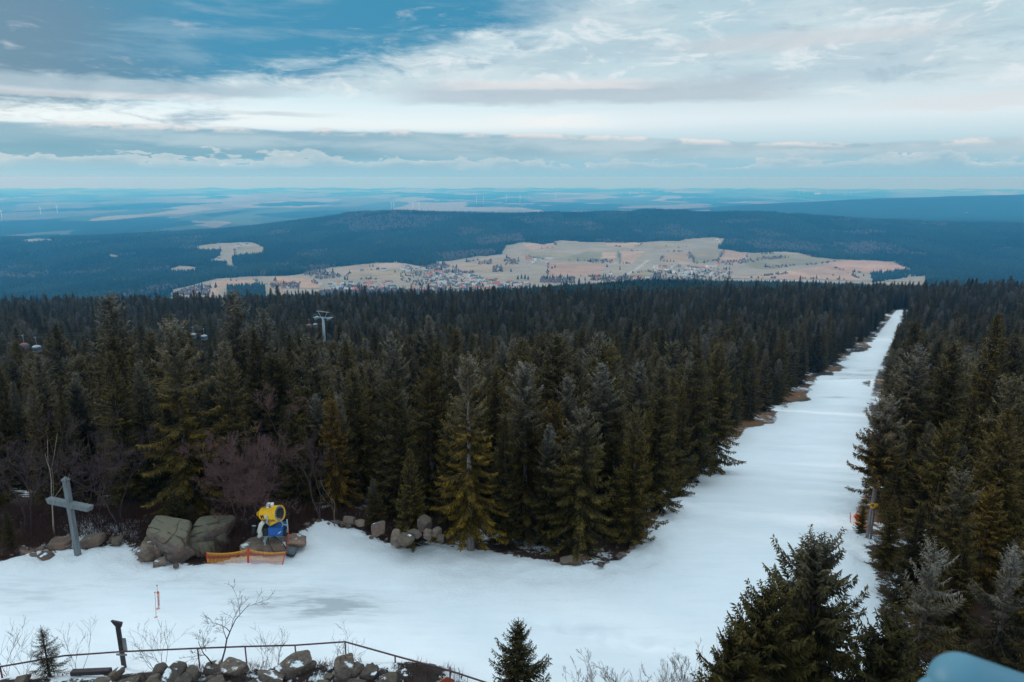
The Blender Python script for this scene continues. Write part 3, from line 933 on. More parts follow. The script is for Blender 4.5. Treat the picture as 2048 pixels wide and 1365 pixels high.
# right of the slope
hero('bare_trunk', 1775, 796, 45.0, 'spruce with long bare pale trunk overhanging the slope', 1.0, rz=1.2)
hero('rime_a', 1837, 688, 55.0, 'spruce with thick white-frosted crown right of the slope', 1.25)
hero('tip', 1862, 840, 46.0, 'dark spruce with thin frosted leader behind the bare-trunk spruce', 1.15)
hero('tip', 1808, 862, 48.0, 'short frost-tipped spruce tucked against the bare-trunk spruce', 1.0)
hero('dense_c', 1925, 890, 43.0, 'broad deep green spruce with frosted tip, lower right forest', 1.1)
hero('dense_a', 1790, 990, 39.5, 'bushy dark spruce over the orange net', 1.1)
hero('olive', 1990, 972, 36.0, 'olive brown spruce in the gloom at the right margin', 1.05)
hero('dense_a', 1845, 1010, 35.0, 'dense black-green spruce below the bare-trunk spruce', 1.15)
hero('young', 1728, 1012, 46.5, 'thin little spruce beside the orange pads', .8)
# close to the tower
hero('front_big', 1642, 1078, 23.5, 'big close spruce standing on the snow at lower right, many small tops', 1.0, rz=.7)
hero('front_side', 1540, 1176, 22.4, 'ragged half-sized spruce leaning out left of the big close spruce', 1.0)
hero('front_side', 1470, 1265, 21.5, 'low dark spruce bush at the foot of the big close spruce', .95)
hero('front_rime', 1872, 1084, 24.0, 'sparse spruce white with rime, broken twig at its top', 1.0, rz=2.2)
hero('front_rime', 2032, 1092, 25.5, 'frosted spruce cut off by the right border', 1.0, rz=4.2)
hero('front_side', 1790, 1235, 21.0, 'shadowed spruce between the rime spruce and the slope', 1.0)
hero('young', 1037, 1240, 25.5, 'young pointed spruce alone on the snow at the bottom centre', 1.0)
hero('sapling', 82, 1256, 28.2, 'small dark spruce sapling growing through the handrail', 1.1)

# ------------------------------------------------------------------ forest placement
def near_forest_points():
    out = []
    rows = [(18, 75, 3.4), (75, 180, 4.1), (180, 420, 5.0), (420, 900, 6.0)]
    for y0, y1, sp in rows:
        ys = np.arange(y0, y1, sp)
        for y in ys:
            xm = .98 * y + 14
            xs = np.arange(-xm, xm, sp)
            xx = xs + RNG.uniform(-.42, .42, len(xs)) * sp
            yy = y + RNG.uniform(-.42, .42, len(xs)) * sp
            out.append(np.stack([xx, yy], 1))
    P = np.concatenate(out)
    sd = sdist(P[:, 0], P[:, 1], SNOW)
    sd = np.where(P[:, 1] > PISTE_END[1] + 12, -50, sd)
    ok = sd < -(2.0 + np.minimum(1.6, P[:, 1] / 150)) 
    # the open shrubby rim at the left, before the wood starts
    rim = (P[:, 0] < -6) & (P[:, 1] < np.interp(P[:, 0], [-60, -36, -20, -12, -6], [48, 47, 48.5, 48, 45]))
    ok &= ~rim
    # the right-hand wood begins beyond the snow strip
    ok &= ~((P[:, 1] < 38) & (P[:, 0] < 17))
    ok &= ~((P[:, 1] < 26) & (P[:, 0] < 21))
    ok &= ~(P[:, 1] < 22)
    for hx, hy, r in HERO:
        ok &= np.hypot(P[:, 0] - hx, P[:, 1] - hy) > r
    ok &= ~((fbm(P[:, 0] / 16, P[:, 1] / 16, 3, 58) > .635) & (P[:, 1] > 52))
    return P[ok]

FP = near_forest_points()
fx, fy = FP[:, 0], FP[:, 1]
fz = ground(fx, fy)
nf = len(FP)
fh = np.interp(fy, [25, 45, 80, 150, 400, 900], [9.5, 11.0, 12.5, 14.0, 15.5, 16.0]) * np.clip(RNG.normal(.98, .20, nf), .5, 1.45) * np.where(RNG.random(nf) < .07, 1.2, 1.0)
# smaller trees along the snow edge
_sd = -sdist(fx, fy, SNOW)
fh *= np.where((_sd < 4) & (fy < 520), .86, 1.0)
names = list(VAR.keys())
wts = np.array([.17, .14, .12, .09, .08, .06, .06, .07, .13, .08]); wts /= wts.sum()
fv = RNG.choice(len(names), nf, p=wts)
# more frost where the trees stand on the exposed summit
frot = RNG.uniform(0, 6.283, nf)
fsx = RNG.uniform(.85, 1.2, nf) * np.interp(fy, [25, 200, 600], [1.0, 1.0, .95])
# clear sight on the lift pylon's head and the cabins
for (pu, pv, pd, r) in ((645, 640, 292, 26), (70, 690, 172, 16), (407, 672, 235, 14), (617, 655, 290, 12), (630, 658, 292, 12), (44, 692, 185, 9)):
    tu, tv_, _ = project(fx, fy, fz + fh)
    blk = (np.abs(tu - pu) < r) & (fy < pd + 4) & (tv_ < pv + 12 + (28 if pu == 645 else 0))
    lim = CAM_Z - fy * v_ratio(pv + 14 + (28 if pu == 645 else 0)) - fz
    fh = np.where(blk & (lim > 4), np.minimum(fh, lim), fh)
    fh = np.where(blk & (lim <= 4), -1, fh)
keep = fh > 0
fx, fy, fz, fh, fv, frot, fsx = [a[keep] for a in (fx, fy, fz, fh, fv, frot, fsx)]
nf = len(fx)
tu, tv_, td = project(fx, fy, fz + fh)
bu, bv_, bd = project(fx, fy, fz + fh * .55)
infr = (tu > -25) & (tu < 2073) & (tv_ < 1380)
# how much of the upper crown clears the trees in front (sampled sight lines)
def visible_score():
    sc = np.zeros(nf)
    cand = np.where(infr & (fy < 230))[0]
    order = cand[np.argsort(fy[cand])]
    buf = np.full((230, 350), False)          # coarse occupancy grid, 6 px cells
    for i in order:
        hw = max(1, int(FOC * .95 * fsx[i] * fh[i] / 13 / td[i] / 6))
        v0 = int(tv_[i] / 6); _, vb, _ = project(fx[i], fy[i], fz[i] + .3); v1 = int(vb / 6)
        c0 = int(tu[i] / 6); n = 0
        for r in range(max(0, v0), min(229, v1) + 1):
            w = int(hw * min(1.0, .15 + (r - v0) / max(1, v1 - v0) * 1.3))
            a, b = max(0, c0 - w), min(349, c0 + w)
            if b < a: continue
            seg = buf[r, a:b + 1]
            n += int((~seg).sum()); seg[:] = True
        sc[i] = n
    return sc
score = visible_score()
NSOLO = 300 - len(HERO)
solo = np.argsort(-score)[:NSOLO]
is_solo = np.zeros(nf, bool); is_solo[solo] = True

LOOK = {'dense_a': 'dark green', 'dense_b': 'dark green', 'dense_c': 'dark green', 'slim': 'slim dark', 'olive': 'droopy olive', 'old': 'ragged grey-tipped',
        'rime_a': 'white-frosted', 'rime_b': 'white-frosted', 'brown': 'brownish thinning', 'tip': 'frost-tipped'}
for i in np.where(is_solo)[0]:
    nm = names[fv[i]]
    u = tu[i]
    if fx[i] > 8 and sdist(np.array([fx[i]]), np.array([fy[i]]), SNOW)[0] < 0 and u > np.interp(tv_[i], [560, 620, 800, 1000, 1365], [1830, 1800, 1640, 1500, 1500]):
        reg, gr = 'in the wood right of the ski slope', 'right of the slope'
    elif u < 620:
        reg, gr = 'in the wood left of the lift pylon', 'left of the lift pylon'
    elif u < 1100:
        reg, gr = 'in the wood between the lift pylon and the tall frosted spruces', 'in the middle'
    else:
        reg, gr = 'in the wood along the left bank of the slope', 'along the left bank'
    far_w = 'near ' if fy[i] < 75 else ''
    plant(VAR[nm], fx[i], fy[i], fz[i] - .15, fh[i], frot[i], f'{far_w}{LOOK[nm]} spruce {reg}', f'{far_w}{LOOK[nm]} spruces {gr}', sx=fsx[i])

# the rest of the wood: one object, the trees set on points
def build_forest_mass():
    pc = bpy.data.collections.new('spruce_kinds')
    kinds = []
    for i, nm in enumerate(names):
        o = bpy.data.objects.new('kind_%02d' % i, VAR[nm].joined); pc.objects.link(o); kinds.append(o)
    k = ~is_solo
    V = np.stack([fx[k], fy[k], fz[k] - .15], 1)
    me = bpy.data.meshes.new('forest'); me.vertices.add(len(V)); me.vertices.foreach_set('co', V.astype(np.float32).ravel())
    a = me.attributes.new('idx', 'INT', 'POINT'); a.data.foreach_set('value', fv[k].astype(np.int32))
    a = me.attributes.new('rz', 'FLOAT', 'POINT'); a.data.foreach_set('value', frot[k].astype(np.float32))
    s = fh[k] / 13.0
    sc = np.stack([s * fsx[k], s * fsx[k], s], 1).astype(np.float32)
    a = me.attributes.new('sc', 'FLOAT_VECTOR', 'POINT'); a.data.foreach_set('vector', np.ascontiguousarray(sc).ravel())
    o = link('forest', me); tag(o, kind='stuff')
    ng = bpy.data.node_groups.new('forest_trees', 'GeometryNodeTree')
    ng.interface.new_socket('Geometry', in_out='INPUT', socket_type='NodeSocketGeometry')
    ng.interface.new_socket('Geometry', in_out='OUTPUT', socket_type='NodeSocketGeometry')
    N = ng.nodes; L = ng.links
    gi = N.new('NodeGroupInput'); go = N.new('NodeGroupOutput')
    ci = N.new('GeometryNodeCollectionInfo'); ci.inputs['Collection'].default_value = pc
    ci.inputs['Separate Children'].default_value = True; ci.inputs['Reset Children'].default_value = True
    ip = N.new('GeometryNodeInstanceOnPoints'); ip.inputs['Pick Instance'].default_value = True
    def na(name, dt):
        nd = N.new('GeometryNodeInputNamedAttribute'); nd.data_type = dt; nd.inputs['Name'].default_value = name
        return nd.outputs['Attribute']
    L.new(gi.outputs[0], ip.inputs['Points']); L.new(ci.outputs[0], ip.inputs['Instance'])
    L.new(na('idx', 'INT'), ip.inputs['Instance Index'])
    cx = N.new('ShaderNodeCombineXYZ'); L.new(na('rz', 'FLOAT'), cx.inputs[2])
    er = N.new('FunctionNodeEulerToRotation'); L.new(cx.outputs[0], er.inputs[0])
    L.new(er.outputs[0], ip.inputs['Rotation'])
    L.new(na('sc', 'FLOAT_VECTOR'), ip.inputs['Scale'])
    L.new(ip.outputs[0], go.inputs[0])
    md = o.modifiers.new('trees', 'NODES'); md.node_group = ng
build_forest_mass()
print('forest', nf, 'solo', int(is_solo.sum()), 'hero', len(HERO))

# ------------------------------------------------------------------ far woods
def tree_cones(name, x, y, z, h, decid, c, K=5):
    """broken, skirted cones (conifers) and rounder twiggy crowns (leafless trees)"""
    n = len(x)
    rad = h * RNG.uniform(.17, .26, n) * np.where(decid, 1.5, 1.0)
    hh = np.where(decid, h * .8, h)
    a0 = RNG.uniform(0, 6.283, n)
    ring1 = []; ring2 = []
    for j in range(K):
        an = a0 + 6.283 * j / K
        r1 = rad * RNG.uniform(.7, 1.25, n); r2 = rad * .5 * RNG.uniform(.6, 1.3, n) * np.where(decid, 1.7, 1.0)
        ring1.append(np.stack([x + np.cos(an) * r1, y + np.sin(an) * r1, z + hh * .12 * RNG.uniform(.3, 1.6, n)], 1))
        ring2.append(np.stack([x + np.cos(an + .4) * r2, y + np.sin(an + .4) * r2, z + hh * RNG.uniform(.5, .66, n)], 1))
    topv = np.stack([x + RNG.normal(0, .3, n), y, z + hh], 1)
    V = np.stack(ring1 + ring2 + [topv], 1)       # n, 2K+1, 3
    F = []
    for j in range(K):
        F.append((j, (j + 1) % K, K + (j + 1) % K)); F.append((j, K + (j + 1) % K, K + j)); F.append((K + j, K + (j + 1) % K, 2 * K))
    F = np.array(F)
    off = (np.arange(n) * (2 * K + 1))[:, None, None]
    FF = (F[None] + off).reshape(-1, 3)
    return mesh_np(name, V.reshape(-1, 3), FF, {'leaf_colour': np.repeat(c, 2 * K + 1, 0)}, [M['far_tree']])

def build_far_woods():
    pts = []
    yv = 760.0
    while yv < 6000:
        sp = np.interp(yv, [760, 1500, 3000, 6000], [5.5, 6.5, 8.5, 12.0])
        xm = .92 * yv
        xs = np.arange(-xm, xm, sp)
        pts.append(np.stack([xs + RNG.uniform(-.5, .5, len(xs)) * sp, yv + RNG.uniform(-.5, .5, len(xs)) * sp], 1))
        yv += sp * 1.15
    P = np.concatenate(pts)
    x, y = P[:, 0], P[:, 1]
    z = ground(x, y)
    f, u, v = forest_mask(x, y, z)
    # sight test against the terrain horizon in front of each tree
    ts = np.linspace(-1.0, 1.0, 401)
    ys = np.exp(np.arange(math.log(400), math.log(6100), .006))
    TT, YY = np.meshgrid(ts, ys)
    zz = ground((TT * YY).ravel(), YY.ravel()).reshape(TT.shape)
    slope = (zz - CAM_Z) / YY
    mx = np.maximum.accumulate(slope, 0)
    ti = np.clip(((x / y) + 1) / 2 * 400, 0, 399).astype(int)
    yi = np.clip((np.log(y) - math.log(400)) / .006 - 1, 0, len(ys) - 1).astype(int)
    vis = (z + 34 - CAM_Z) / y > mx[yi, ti]
    k = f & vis
    x, y, z, u, v = x[k], y[k], z[k], u[k], v[k]
    n = len(x)
    h = np.clip(RNG.normal(20, 3.6, n), 9, 30) * np.interp(y, [760, 1500], [.9, 1.0])
    dn = fbm(x / 260, y / 260, 3, 61)
    decid = (dn > .69) & (RNG.random(n) < .5)
    # mauve leafless belts
    for poly in ([(1500, 492), (1640, 498), (1650, 506), (1510, 500)], [(1690, 495), (1740, 488), (1760, 500), (1740, 508), (1700, 505)], [(950, 480), (1040, 470), (1050, 484), (960, 495)],
                 [(0, 548), (70, 556), (75, 563), (0, 562)], [(870, 512), (990, 500), (990, 512), (890, 524)]):
        decid |= in_poly(u, v, poly) & (RNG.random(n) < .7) & (y > 2000)
    base = np.array([.014, .026, .019]); alt = np.array([.022, .029, .016])
    r = RNG.random((n, 1))
    c = (base * (1 - r) + alt * r) * RNG.uniform(.6, 1.45, (n, 1))
    wx = x + 160 * fbm(x / 420, y / 420, 2, 63); wy = y + 260 * fbm(x / 420, y / 420, 2, 64)
    st = _hash(np.floor(wx / 210), np.floor(wy / 330), 66)
    c = c * (.62 + .95 * st)[:, None]
    h = h * (.72 + .5 * _hash(np.floor(wx / 210), np.floor(wy / 330), 67))
    c = np.where(decid[:, None], np.array([.085, .070, .066]) * RNG.uniform(.7, 1.25, (n, 1)), c)
    me = tree_cones('far_woods', x, y, z, h, decid, c)
    tag(link('far_woods', me), kind='stuff')
    print('far trees', n)
build_far_woods()

# mauve scrub and hedgerows between the houses
def build_scrub():
    n0 = 60000
    y = np.exp(RNG.uniform(math.log(1900), math.log(4300), n0)); x = y * RNG.uniform(-.55, .65, n0)
    z = ground(x, y)
    f, u, v = forest_mask(x, y, z)
    w = np.zeros(n0)
    for poly, p in (([(625, 588), (700, 572), (900, 588), (900, 612), (620, 612)], .85), ([(800, 540), (880, 548), (960, 570), (1060, 575), (1060, 592), (880, 596), (800, 560)], .20),
                    ([(590, 545), (650, 540), (690, 555), (640, 560)], .7), ([(540, 568), (600, 566), (600, 578), (540, 576)], .6), ([(840, 524), (880, 520), (900, 534), (870, 545), (840, 536)], .7),
                    ([(860, 540), (950, 545), (945, 549), (870, 546)], .8), ([(960, 524), (985, 520), (985, 530), (955, 530)], .7), ([(1008, 522), (1038, 517), (1040, 529), (1010, 531)], .7),
                    ([(984, 533), (1004, 530), (1006, 545), (986, 545)], .8), ([(1080, 556), (1150, 556), (1150, 568), (1080, 566)], .8), ([(1180, 520), (1226, 521), (1226, 528), (1180, 526)], .8),
                    ([(1430, 526), (1500, 518), (1575, 512), (1580, 516), (1480, 528)], .7), ([(1520, 536), (1560, 532), (1600, 529), (1660, 525), (1660, 528), (1540, 538)], .5),
                    ([(1480, 478), (1500, 480), (1500, 500), (1475, 498)], .6), ([(345, 590), (380, 575), (420, 570), (420, 592)], .7), ([(1300, 545), (1460, 540), (1460, 560), (1300, 560)], .16),
                    ([(1180, 552), (1300, 556), (1440, 562), (1300, 566), (1180, 562)], .5), ([(455, 575), (530, 572), (530, 600), (455, 600)], .8), ([(1740, 548), (1845, 540), (1850, 552), (1745, 566)], .9)):
        w = np.maximum(w, in_poly(u, v, poly) * p)
    k = (~f) & (RNG.random(n0) < w)
    hx, hy = [], []
    hr = random.Random(31)
    for poly, _ in _FIELDS:
        for i in range(len(poly)):
            if hr.random() < .45: continue
            a = hit(*poly[i], 1850); b = hit(*poly[(i + 1) % len(poly)], 1850)
            L = math.hypot(a[0] - b[0], a[1] - b[1]); f0 = hr.uniform(0, .4); f1 = hr.uniform(.5, 1)
            for q in range(int(L / 7)):
                f = f0 + (f1 - f0) * hr.random()
                if hr.random() < .32: hx.append(a[0] + (b[0] - a[0]) * f + hr.gauss(0, 4)); hy.append(a[1] + (b[1] - a[1]) * f + hr.gauss(0, 5))
    x = np.concatenate([x[k], hx]); y = np.concatenate([y[k], hy]); z = ground(x, y); u, v, _d = project(x, y, z)
    n = len(x)
    con = in_poly(u, v, [(1740, 548), (1845, 540), (1850, 552), (1745, 566)]) | in_poly(u, v, [(455, 575), (530, 572), (530, 600), (455, 600)]) | (RNG.random(n) < .05)
    h = np.where(con, RNG.uniform(13, 22, n), RNG.uniform(6, 13, n))
    c = np.where(con[:, None], np.array([.022, .034, .025]), np.array([.15, .11, .10])) * RNG.uniform(.7, 1.3, (n, 1))
    me = tree_cones('valley_scrub', x, y, z, h, ~con, c)
    tag(link('valley_scrub', me), kind='stuff')
build_scrub()

def stand_alone_valley_trees():
    spots = [(1022, 544, 17), (1110, 536, 18), (1104, 538, 15), (1214, 535, 17), (1240, 540, 14), (1036, 560, 20), (1043, 558, 22), (1050, 559, 22), (1056, 560, 19), (1328, 524, 14), (1334, 524, 15), (1341, 524, 15), (1347, 525, 14),
             (1345, 558, 16), (1340, 560, 15), (740, 534, 14), (746, 534, 15), (790, 546, 15), (742, 558, 17), (690, 560, 19), (695, 561, 17), (886, 590, 22), (893, 590, 20), (840, 592, 20), (738, 594, 18), (432, 576, 24), (421, 577, 22), (404, 575, 24), (462, 562, 12), (473, 563, 11),
             (484, 509, 12), (1448, 540, 16), (1452, 539, 18), (1459, 540, 17), (1240, 536, 13), (1373, 494, 10), (1357, 497, 12), (1332, 494, 13), (1727, 553, 14), (1060, 575, 18), (1025, 575, 19), (960, 556, 15), (1158, 566, 19), (1170, 562, 17), (1432, 586, 16), (1394, 528, 14), (1666, 552, 10), (1696, 548, 8)]
    for (u, v, h) in spots:
        x, y, z = hit(u, v, 1900)
        me = tree_cones('valley_conifer', np.array([0.0]), np.array([0.0]), np.array([-.5]), np.array([float(h)]), np.array([False]), np.array([[.02, .033, .025]]) * random.uniform(.8, 1.2), K=7)
        o = link('valley_conifer', me, loc=(x, y, z))
        tag(o, 'dark little conifer standing free among the valley fields or houses', 'tree', 'lone conifers of the valley')
stand_alone_valley_trees()

# ------------------------------------------------------------------ rocks
import bmesh
def rock_mesh(seed, subdiv=3, planes=11, squash=(1, 1, .75), rough=.05, mat='rock'):
    rg = random.Random(seed)
    gr = []
    if subdiv >= 5:
        subdiv = 6; rr = random.Random(seed * 3 + 1)
        for i in range(5):
            gr.append((Vector((rr.gauss(0, .6), rr.gauss(0, .6), rr.gauss(0, 1))).normalized(), rr.uniform(-.45, .45), rr.uniform(.05, .11)))
    P = []
    for i in range(planes):
        v = Vector((rg.gauss(0, 1), rg.gauss(0, 1), rg.gauss(0, 1))).normalized()
        P.append((v, rg.uniform(.78, 1.0)))
    for v in (Vector((1, 0, 0)), Vector((-1, 0, 0)), Vector((0, 1, 0)), Vector((0, -1, 0)), Vector((0, 0, 1)), Vector((0, 0, -1))):
        P.append(((v + Vector((rg.gauss(0, .16), rg.gauss(0, .16), rg.gauss(0, .16)))).normalized(), rg.uniform(.66, .8)))
    bm = bmesh.new(); bmesh.ops.create_icosphere(bm, subdivisions=subdiv, radius=1)
    soft = 11 if mat == 'rock_moss' else 15
    off = Vector((rg.uniform(-50, 50), rg.uniform(-50, 50), rg.uniform(-50, 50)))
    for v in bm.verts:
        n = v.co.normalized()
        acc = 1.3 ** -soft
        for pn, d in P:
            c = n.dot(pn)
            if c > .05: acc += (c / d) ** soft
        r = acc ** (-1.0 / soft)
        r = r * (1 + rough * mnoise.fractal(n * 2.2 + off, 1.0, 2.0, 4) + rough * .5 * mnoise.noise(n * 9 + off))
        for gn, gd, ga in gr:
            wob = n.dot(gn) - gd + .10 * mnoise.noise(n * 2.6 + off)
            if abs(wob) < .12 and mnoise.noise(n * 1.7 - off) > -.15: r *= 1 - ga * math.exp(-(wob / .028) ** 2)
        co = n * r
        v.co = Vector((co.x * squash[0], co.y * squash[1], co.z * squash[2]))
    me = bpy.data.meshes.new('rock'); bm.to_mesh(me); bm.free()
    me.materials.append(M[mat])
    me.polygons.foreach_set('use_smooth', np.ones(len(me.polygons), bool))
    try: me.set_sharp_from_angle(angle=R(32))
    except Exception: pass
    return me

def put_rock(name, seed, u, v, y, size, label, mat='rock', rot=None, subdiv=4, planes=11, rough=.05, group=None, sink=.3, parent=None, cat='boulder', z=None):
    """size: half extents in metres; (u, v, y) picks where its middle sits"""
    p = at(u, v, y)
    me = rock_mesh(seed, subdiv, planes, size, rough, mat)
    o = link(name, me, None, p if z is None else (p[0], p[1], z))
    rr = random.Random(seed + 5)
    o.rotation_euler = rot if rot is not None else (rr.uniform(-.25, .25), rr.uniform(-.25, .25), rr.uniform(0, 6.28))
    tag(o, label, cat, group)
    return o

# the twin mossy boulders by the cross
put_rock('boulder', 301, 340, 1068, 41.3, (1.85, 1.35, .95), 'big mossy boulder with flat green top, left one of the pair beside the cross', 'rock_moss', (0.14, .10, -.12), 5, 3, .035)
put_rock('boulder', 317, 308, 1098, 40.9, (.95, .9, .8), 'grey-pink block carrying the left half of the mossy boulder', 'rock', (.1, .35, .5), 5, 4, .045)
put_rock('boulder', 305, 360, 1106, 40.5, (1.1, .8, .85), 'pinkish triangular slab forming the lower front of the mossy boulder', 'rock', (.25, -.55, .1), 5, 4, .04)
put_rock('boulder', 302, 422, 1064, 42.5, (1.6, 1.2, 1.15), 'dark mossy boulder with domed top, right one of the pair beside the net', 'rock_moss', (0, .05, .35), 5, 6, .035)
put_rock('boulder', 303, 414, 1096, 41.5, (1.1, .8, .6), 'grey slab under the dark mossy boulder', 'rock_moss', (0, .1, .1), 4, 5, .05)
put_rock('boulder', 304, 297, 1103, 40.4, (.75, .7, .75), 'grey rounded rock leaning on the left foot of the mossy boulder', 'rock', None, 4, 10, .05)
put_rock('boulder', 306, 320, 1126, 39.6, (.5, .4, .32), 'small rock dusted with snow at the foot of the mossy boulder', 'rock_snow', None, 4, 10, .06)
put_rock('boulder', 307, 352, 1132, 39.4, (.22, .2, .16), 'fist-sized dark stone in front of the split block', 'rock', None, 3, 10, .06, cat='stone')
put_rock('boulder', 308, 440, 1082, 42.2, (.75, .6, .55), 'grey rock between the dark mossy boulder and the snow cannon', 'rock_moss', None, 4, 9, .05)
put_rock('boulder', 309, 187, 1082, 42.5, (.95, .7, .55), 'brown rock poking from the snow right behind the cross', 'rock', None, 4, 10, .06)
put_rock('boulder', 310, 118, 1090, 42.3, (.9, .7, .45), 'reddish low rock left of the cross foot', 'rock_brown', None, 4, 10, .07)
put_rock('boulder', 311, 60, 1108, 41.6, (.8, .6, .4), 'dark low rock among snow at the left border', 'rock_brown', None, 4, 10, .07)
put_rock('boulder', 312, 90, 1112, 41.0, (.65, .5, .3), 'flat reddish rock in the snow below the reddish low one', 'rock_brown', None, 4, 10, .07)
put_rock('boulder', 313, 12, 1108, 41.6, (.5, .45, .4), 'snow-dusted stone at the picture edge left of the cross', 'rock_snow', None, 4, 10, .07)
put_rock('boulder', 314, 235, 1082, 42.6, (.5, .4, .35), 'small grey rock between the cross and the mossy boulders', 'rock', None, 4, 10, .06)
# shelf of rock the snow cannon stands on
put_rock('rock_shelf', 315, 535, 1092, 41.6, (2.1, 1.0, .55), 'broad brown rock shelf under the snow cannon', 'rock', (.15, 0, .05), 5, 12, .08, cat='rock')
put_rock('rock_shelf', 316, 590, 1082, 42.0, (.9, .7, .45), 'reddish earth and rock hump right of the snow cannon wheel', 'rock_brown', None, 4, 12, .08, cat='rock')
# rock pile before the small dark spruce
for i, (u, v, y, sz, lb) in enumerate(((792, 1074, 40.9, (.42, .35, .62), 'upright tan block at the left end of the rock pile by the small spruce'),
                         (812, 1080, 40.7, (.55, .42, .40), 'grey wedge-shaped block lying against the upright tan block'),
                         (830, 1068, 41.3, (.75, .35, .28), 'long flat slab across the top of the rock pile by the small spruce'),
                         (856, 1068, 41.3, (.35, .3, .42), 'tan block right of the long flat slab'),
                         (872, 1064, 41.6, (.42, .3, .36), 'grey block leaning under the olive spruce boughs'),
                         (882, 1078, 41.0, (.3, .3, .30), 'brown stone at the right end of the rock pile'),
                         (851, 1048, 42.2, (.6, .5, .55), 'dark slab leaning on the trunk foot of the small dark spruce'),
                         (758, 1056, 41.8, (.55, .42, .55), 'brown tilted block standing in snow left of the rock pile'),
                         (700, 1040, 43.0, (.55, .4, .28), 'pale low rock on the snow among brown brush'),
                         (720, 1046, 42.7, (.4, .3, .22), 'pale rounded rock next to the low one in the brush'),
                         (1140, 1122, 40.0, (.9, .45, .3), 'snow-patched slab at the foot of the wide grey spruce'))):
    put_rock('boulder', 330 + i, u, v, y, sz, lb, 'rock', None, 4, 4, .04)

# small stones half buried along the rims of the snow
def rubble():
    rg = random.Random(55)
    kinds = [rock_mesh(700 + i, 3, 5, (1, .8, .55), .07, ('rock', 'rock_brown', 'rock_snow')[i % 3]) for i in range(6)]
    rims = [([(5, 1112), (60, 1100), (130, 1092), (215, 1086), (262, 1088)], 20, 'small dark stone half buried in snow behind the cross'),
            ([(595, 1078), (640, 1046), (700, 1058), (760, 1082), (850, 1086), (930, 1098)], 30, 'small stone in the snow rim between the snow cannon and the olive spruce'),
            ([(1215, 1126), (1262, 1106), (1300, 1056), (1340, 1000), (1395, 936)], 22, 'small stone in the ragged snow at the bend of the slope')]
    for line, n, lb in rims:
        for i in range(n):
            k = rg.randrange(len(line) - 1); f = rg.random()
            u = line[k][0] + (line[k + 1][0] - line[k][0]) * f + rg.gauss(0, 7); v = line[k][1] + (line[k + 1][1] - line[k][1]) * f + rg.gauss(0, 5)
            p = hit(u, v)
            o = link('stone', kinds[rg.randrange(6)], None, (p[0], p[1], p[2] + .24))
            sc = rg.uniform(.12, .34); o.scale = (sc, sc, sc); o.rotation_euler = (rg.uniform(-.3, .3), rg.uniform(-.3, .3), rg.uniform(0, 6.28))
            tag(o, lb, 'stone', lb.replace('small dark stone', 'stones').replace('small stone', 'stones'))
rubble()

# the heap of dark boulders at the tower foot
def rock_pile():
    rg = random.Random(77)
    spec = [(345, 1345, 27.6, .85), (385, 1335, 27.9, .55), (430, 1352, 26.6, .95), (465, 1322, 28.2, .85), (500, 1345, 26.8, .75), (540, 1335, 27.4, .8), (592, 1322, 28.2, .95), (618, 1320, 28.4, .45),
            (560, 1360, 26.2, .8), (640, 1350, 26.8, .6), (685, 1322, 28.0, .95), (712, 1322, 28.2, .6), (740, 1330, 27.8, .75), (700, 1350, 26.8, .7), (735, 1352, 26.7, .5), (782, 1345, 27.2, .7),
            (775, 1358, 26.5, .6), (810, 1358, 26.5, .5), (605, 1350, 26.6, .55), (655, 1330, 27.6, .4), (480, 1362, 26.0, .8), (520, 1366, 25.9, .7), (400, 1366, 25.9, .8), (300, 1358, 26.6, .8), (255, 1350, 27.2, .6),
            (230, 1335, 28.0, .45), (200, 1352, 27.2, .55), (165, 1362, 26.6, .6), (880, 1352, 26.9, .4), (845, 1362, 26.3, .45), (665, 1366, 26.0, .6), (735, 1370, 25.8, .6), (40, 1345, 27.5, .5), (100, 1360, 26.7, .6), (318, 1330, 28.2, .55), (430, 1318, 28.6, .5)]
    spec = [(u, v, y, s * .7) for u, v, y, s in spec] + [(u + rg.uniform(-38, 38), v + rg.uniform(2, 22), y - rg.uniform(.0, 1.0), s * rg.uniform(.32, .6)) for u, v, y, s in spec] + [(u + rg.uniform(-45, 45), v + rg.uniform(-6, 14), y - rg.uniform(-.4, .6), s * rg.uniform(.25, .45)) for u, v, y, s in spec]
    for i, (u, v, y, s) in enumerate(spec):
        sz = (s * rg.uniform(1.0, 1.4), s * rg.uniform(.8, 1.1), s * rg.uniform(.5, .8))
        p = at(u, v, y)
        z = g1(p[0], p[1]) + sz[2] * rg.uniform(.45, .85)
        put_rock('boulder', 400 + i, u, v, y, sz, 'dark angular boulder in the snow-dusted heap behind the handrail', 'rock_heap', None, 4 if i < 36 else 3, 6, .05, 'boulder heap behind the handrail', z=z)
rock_pile()

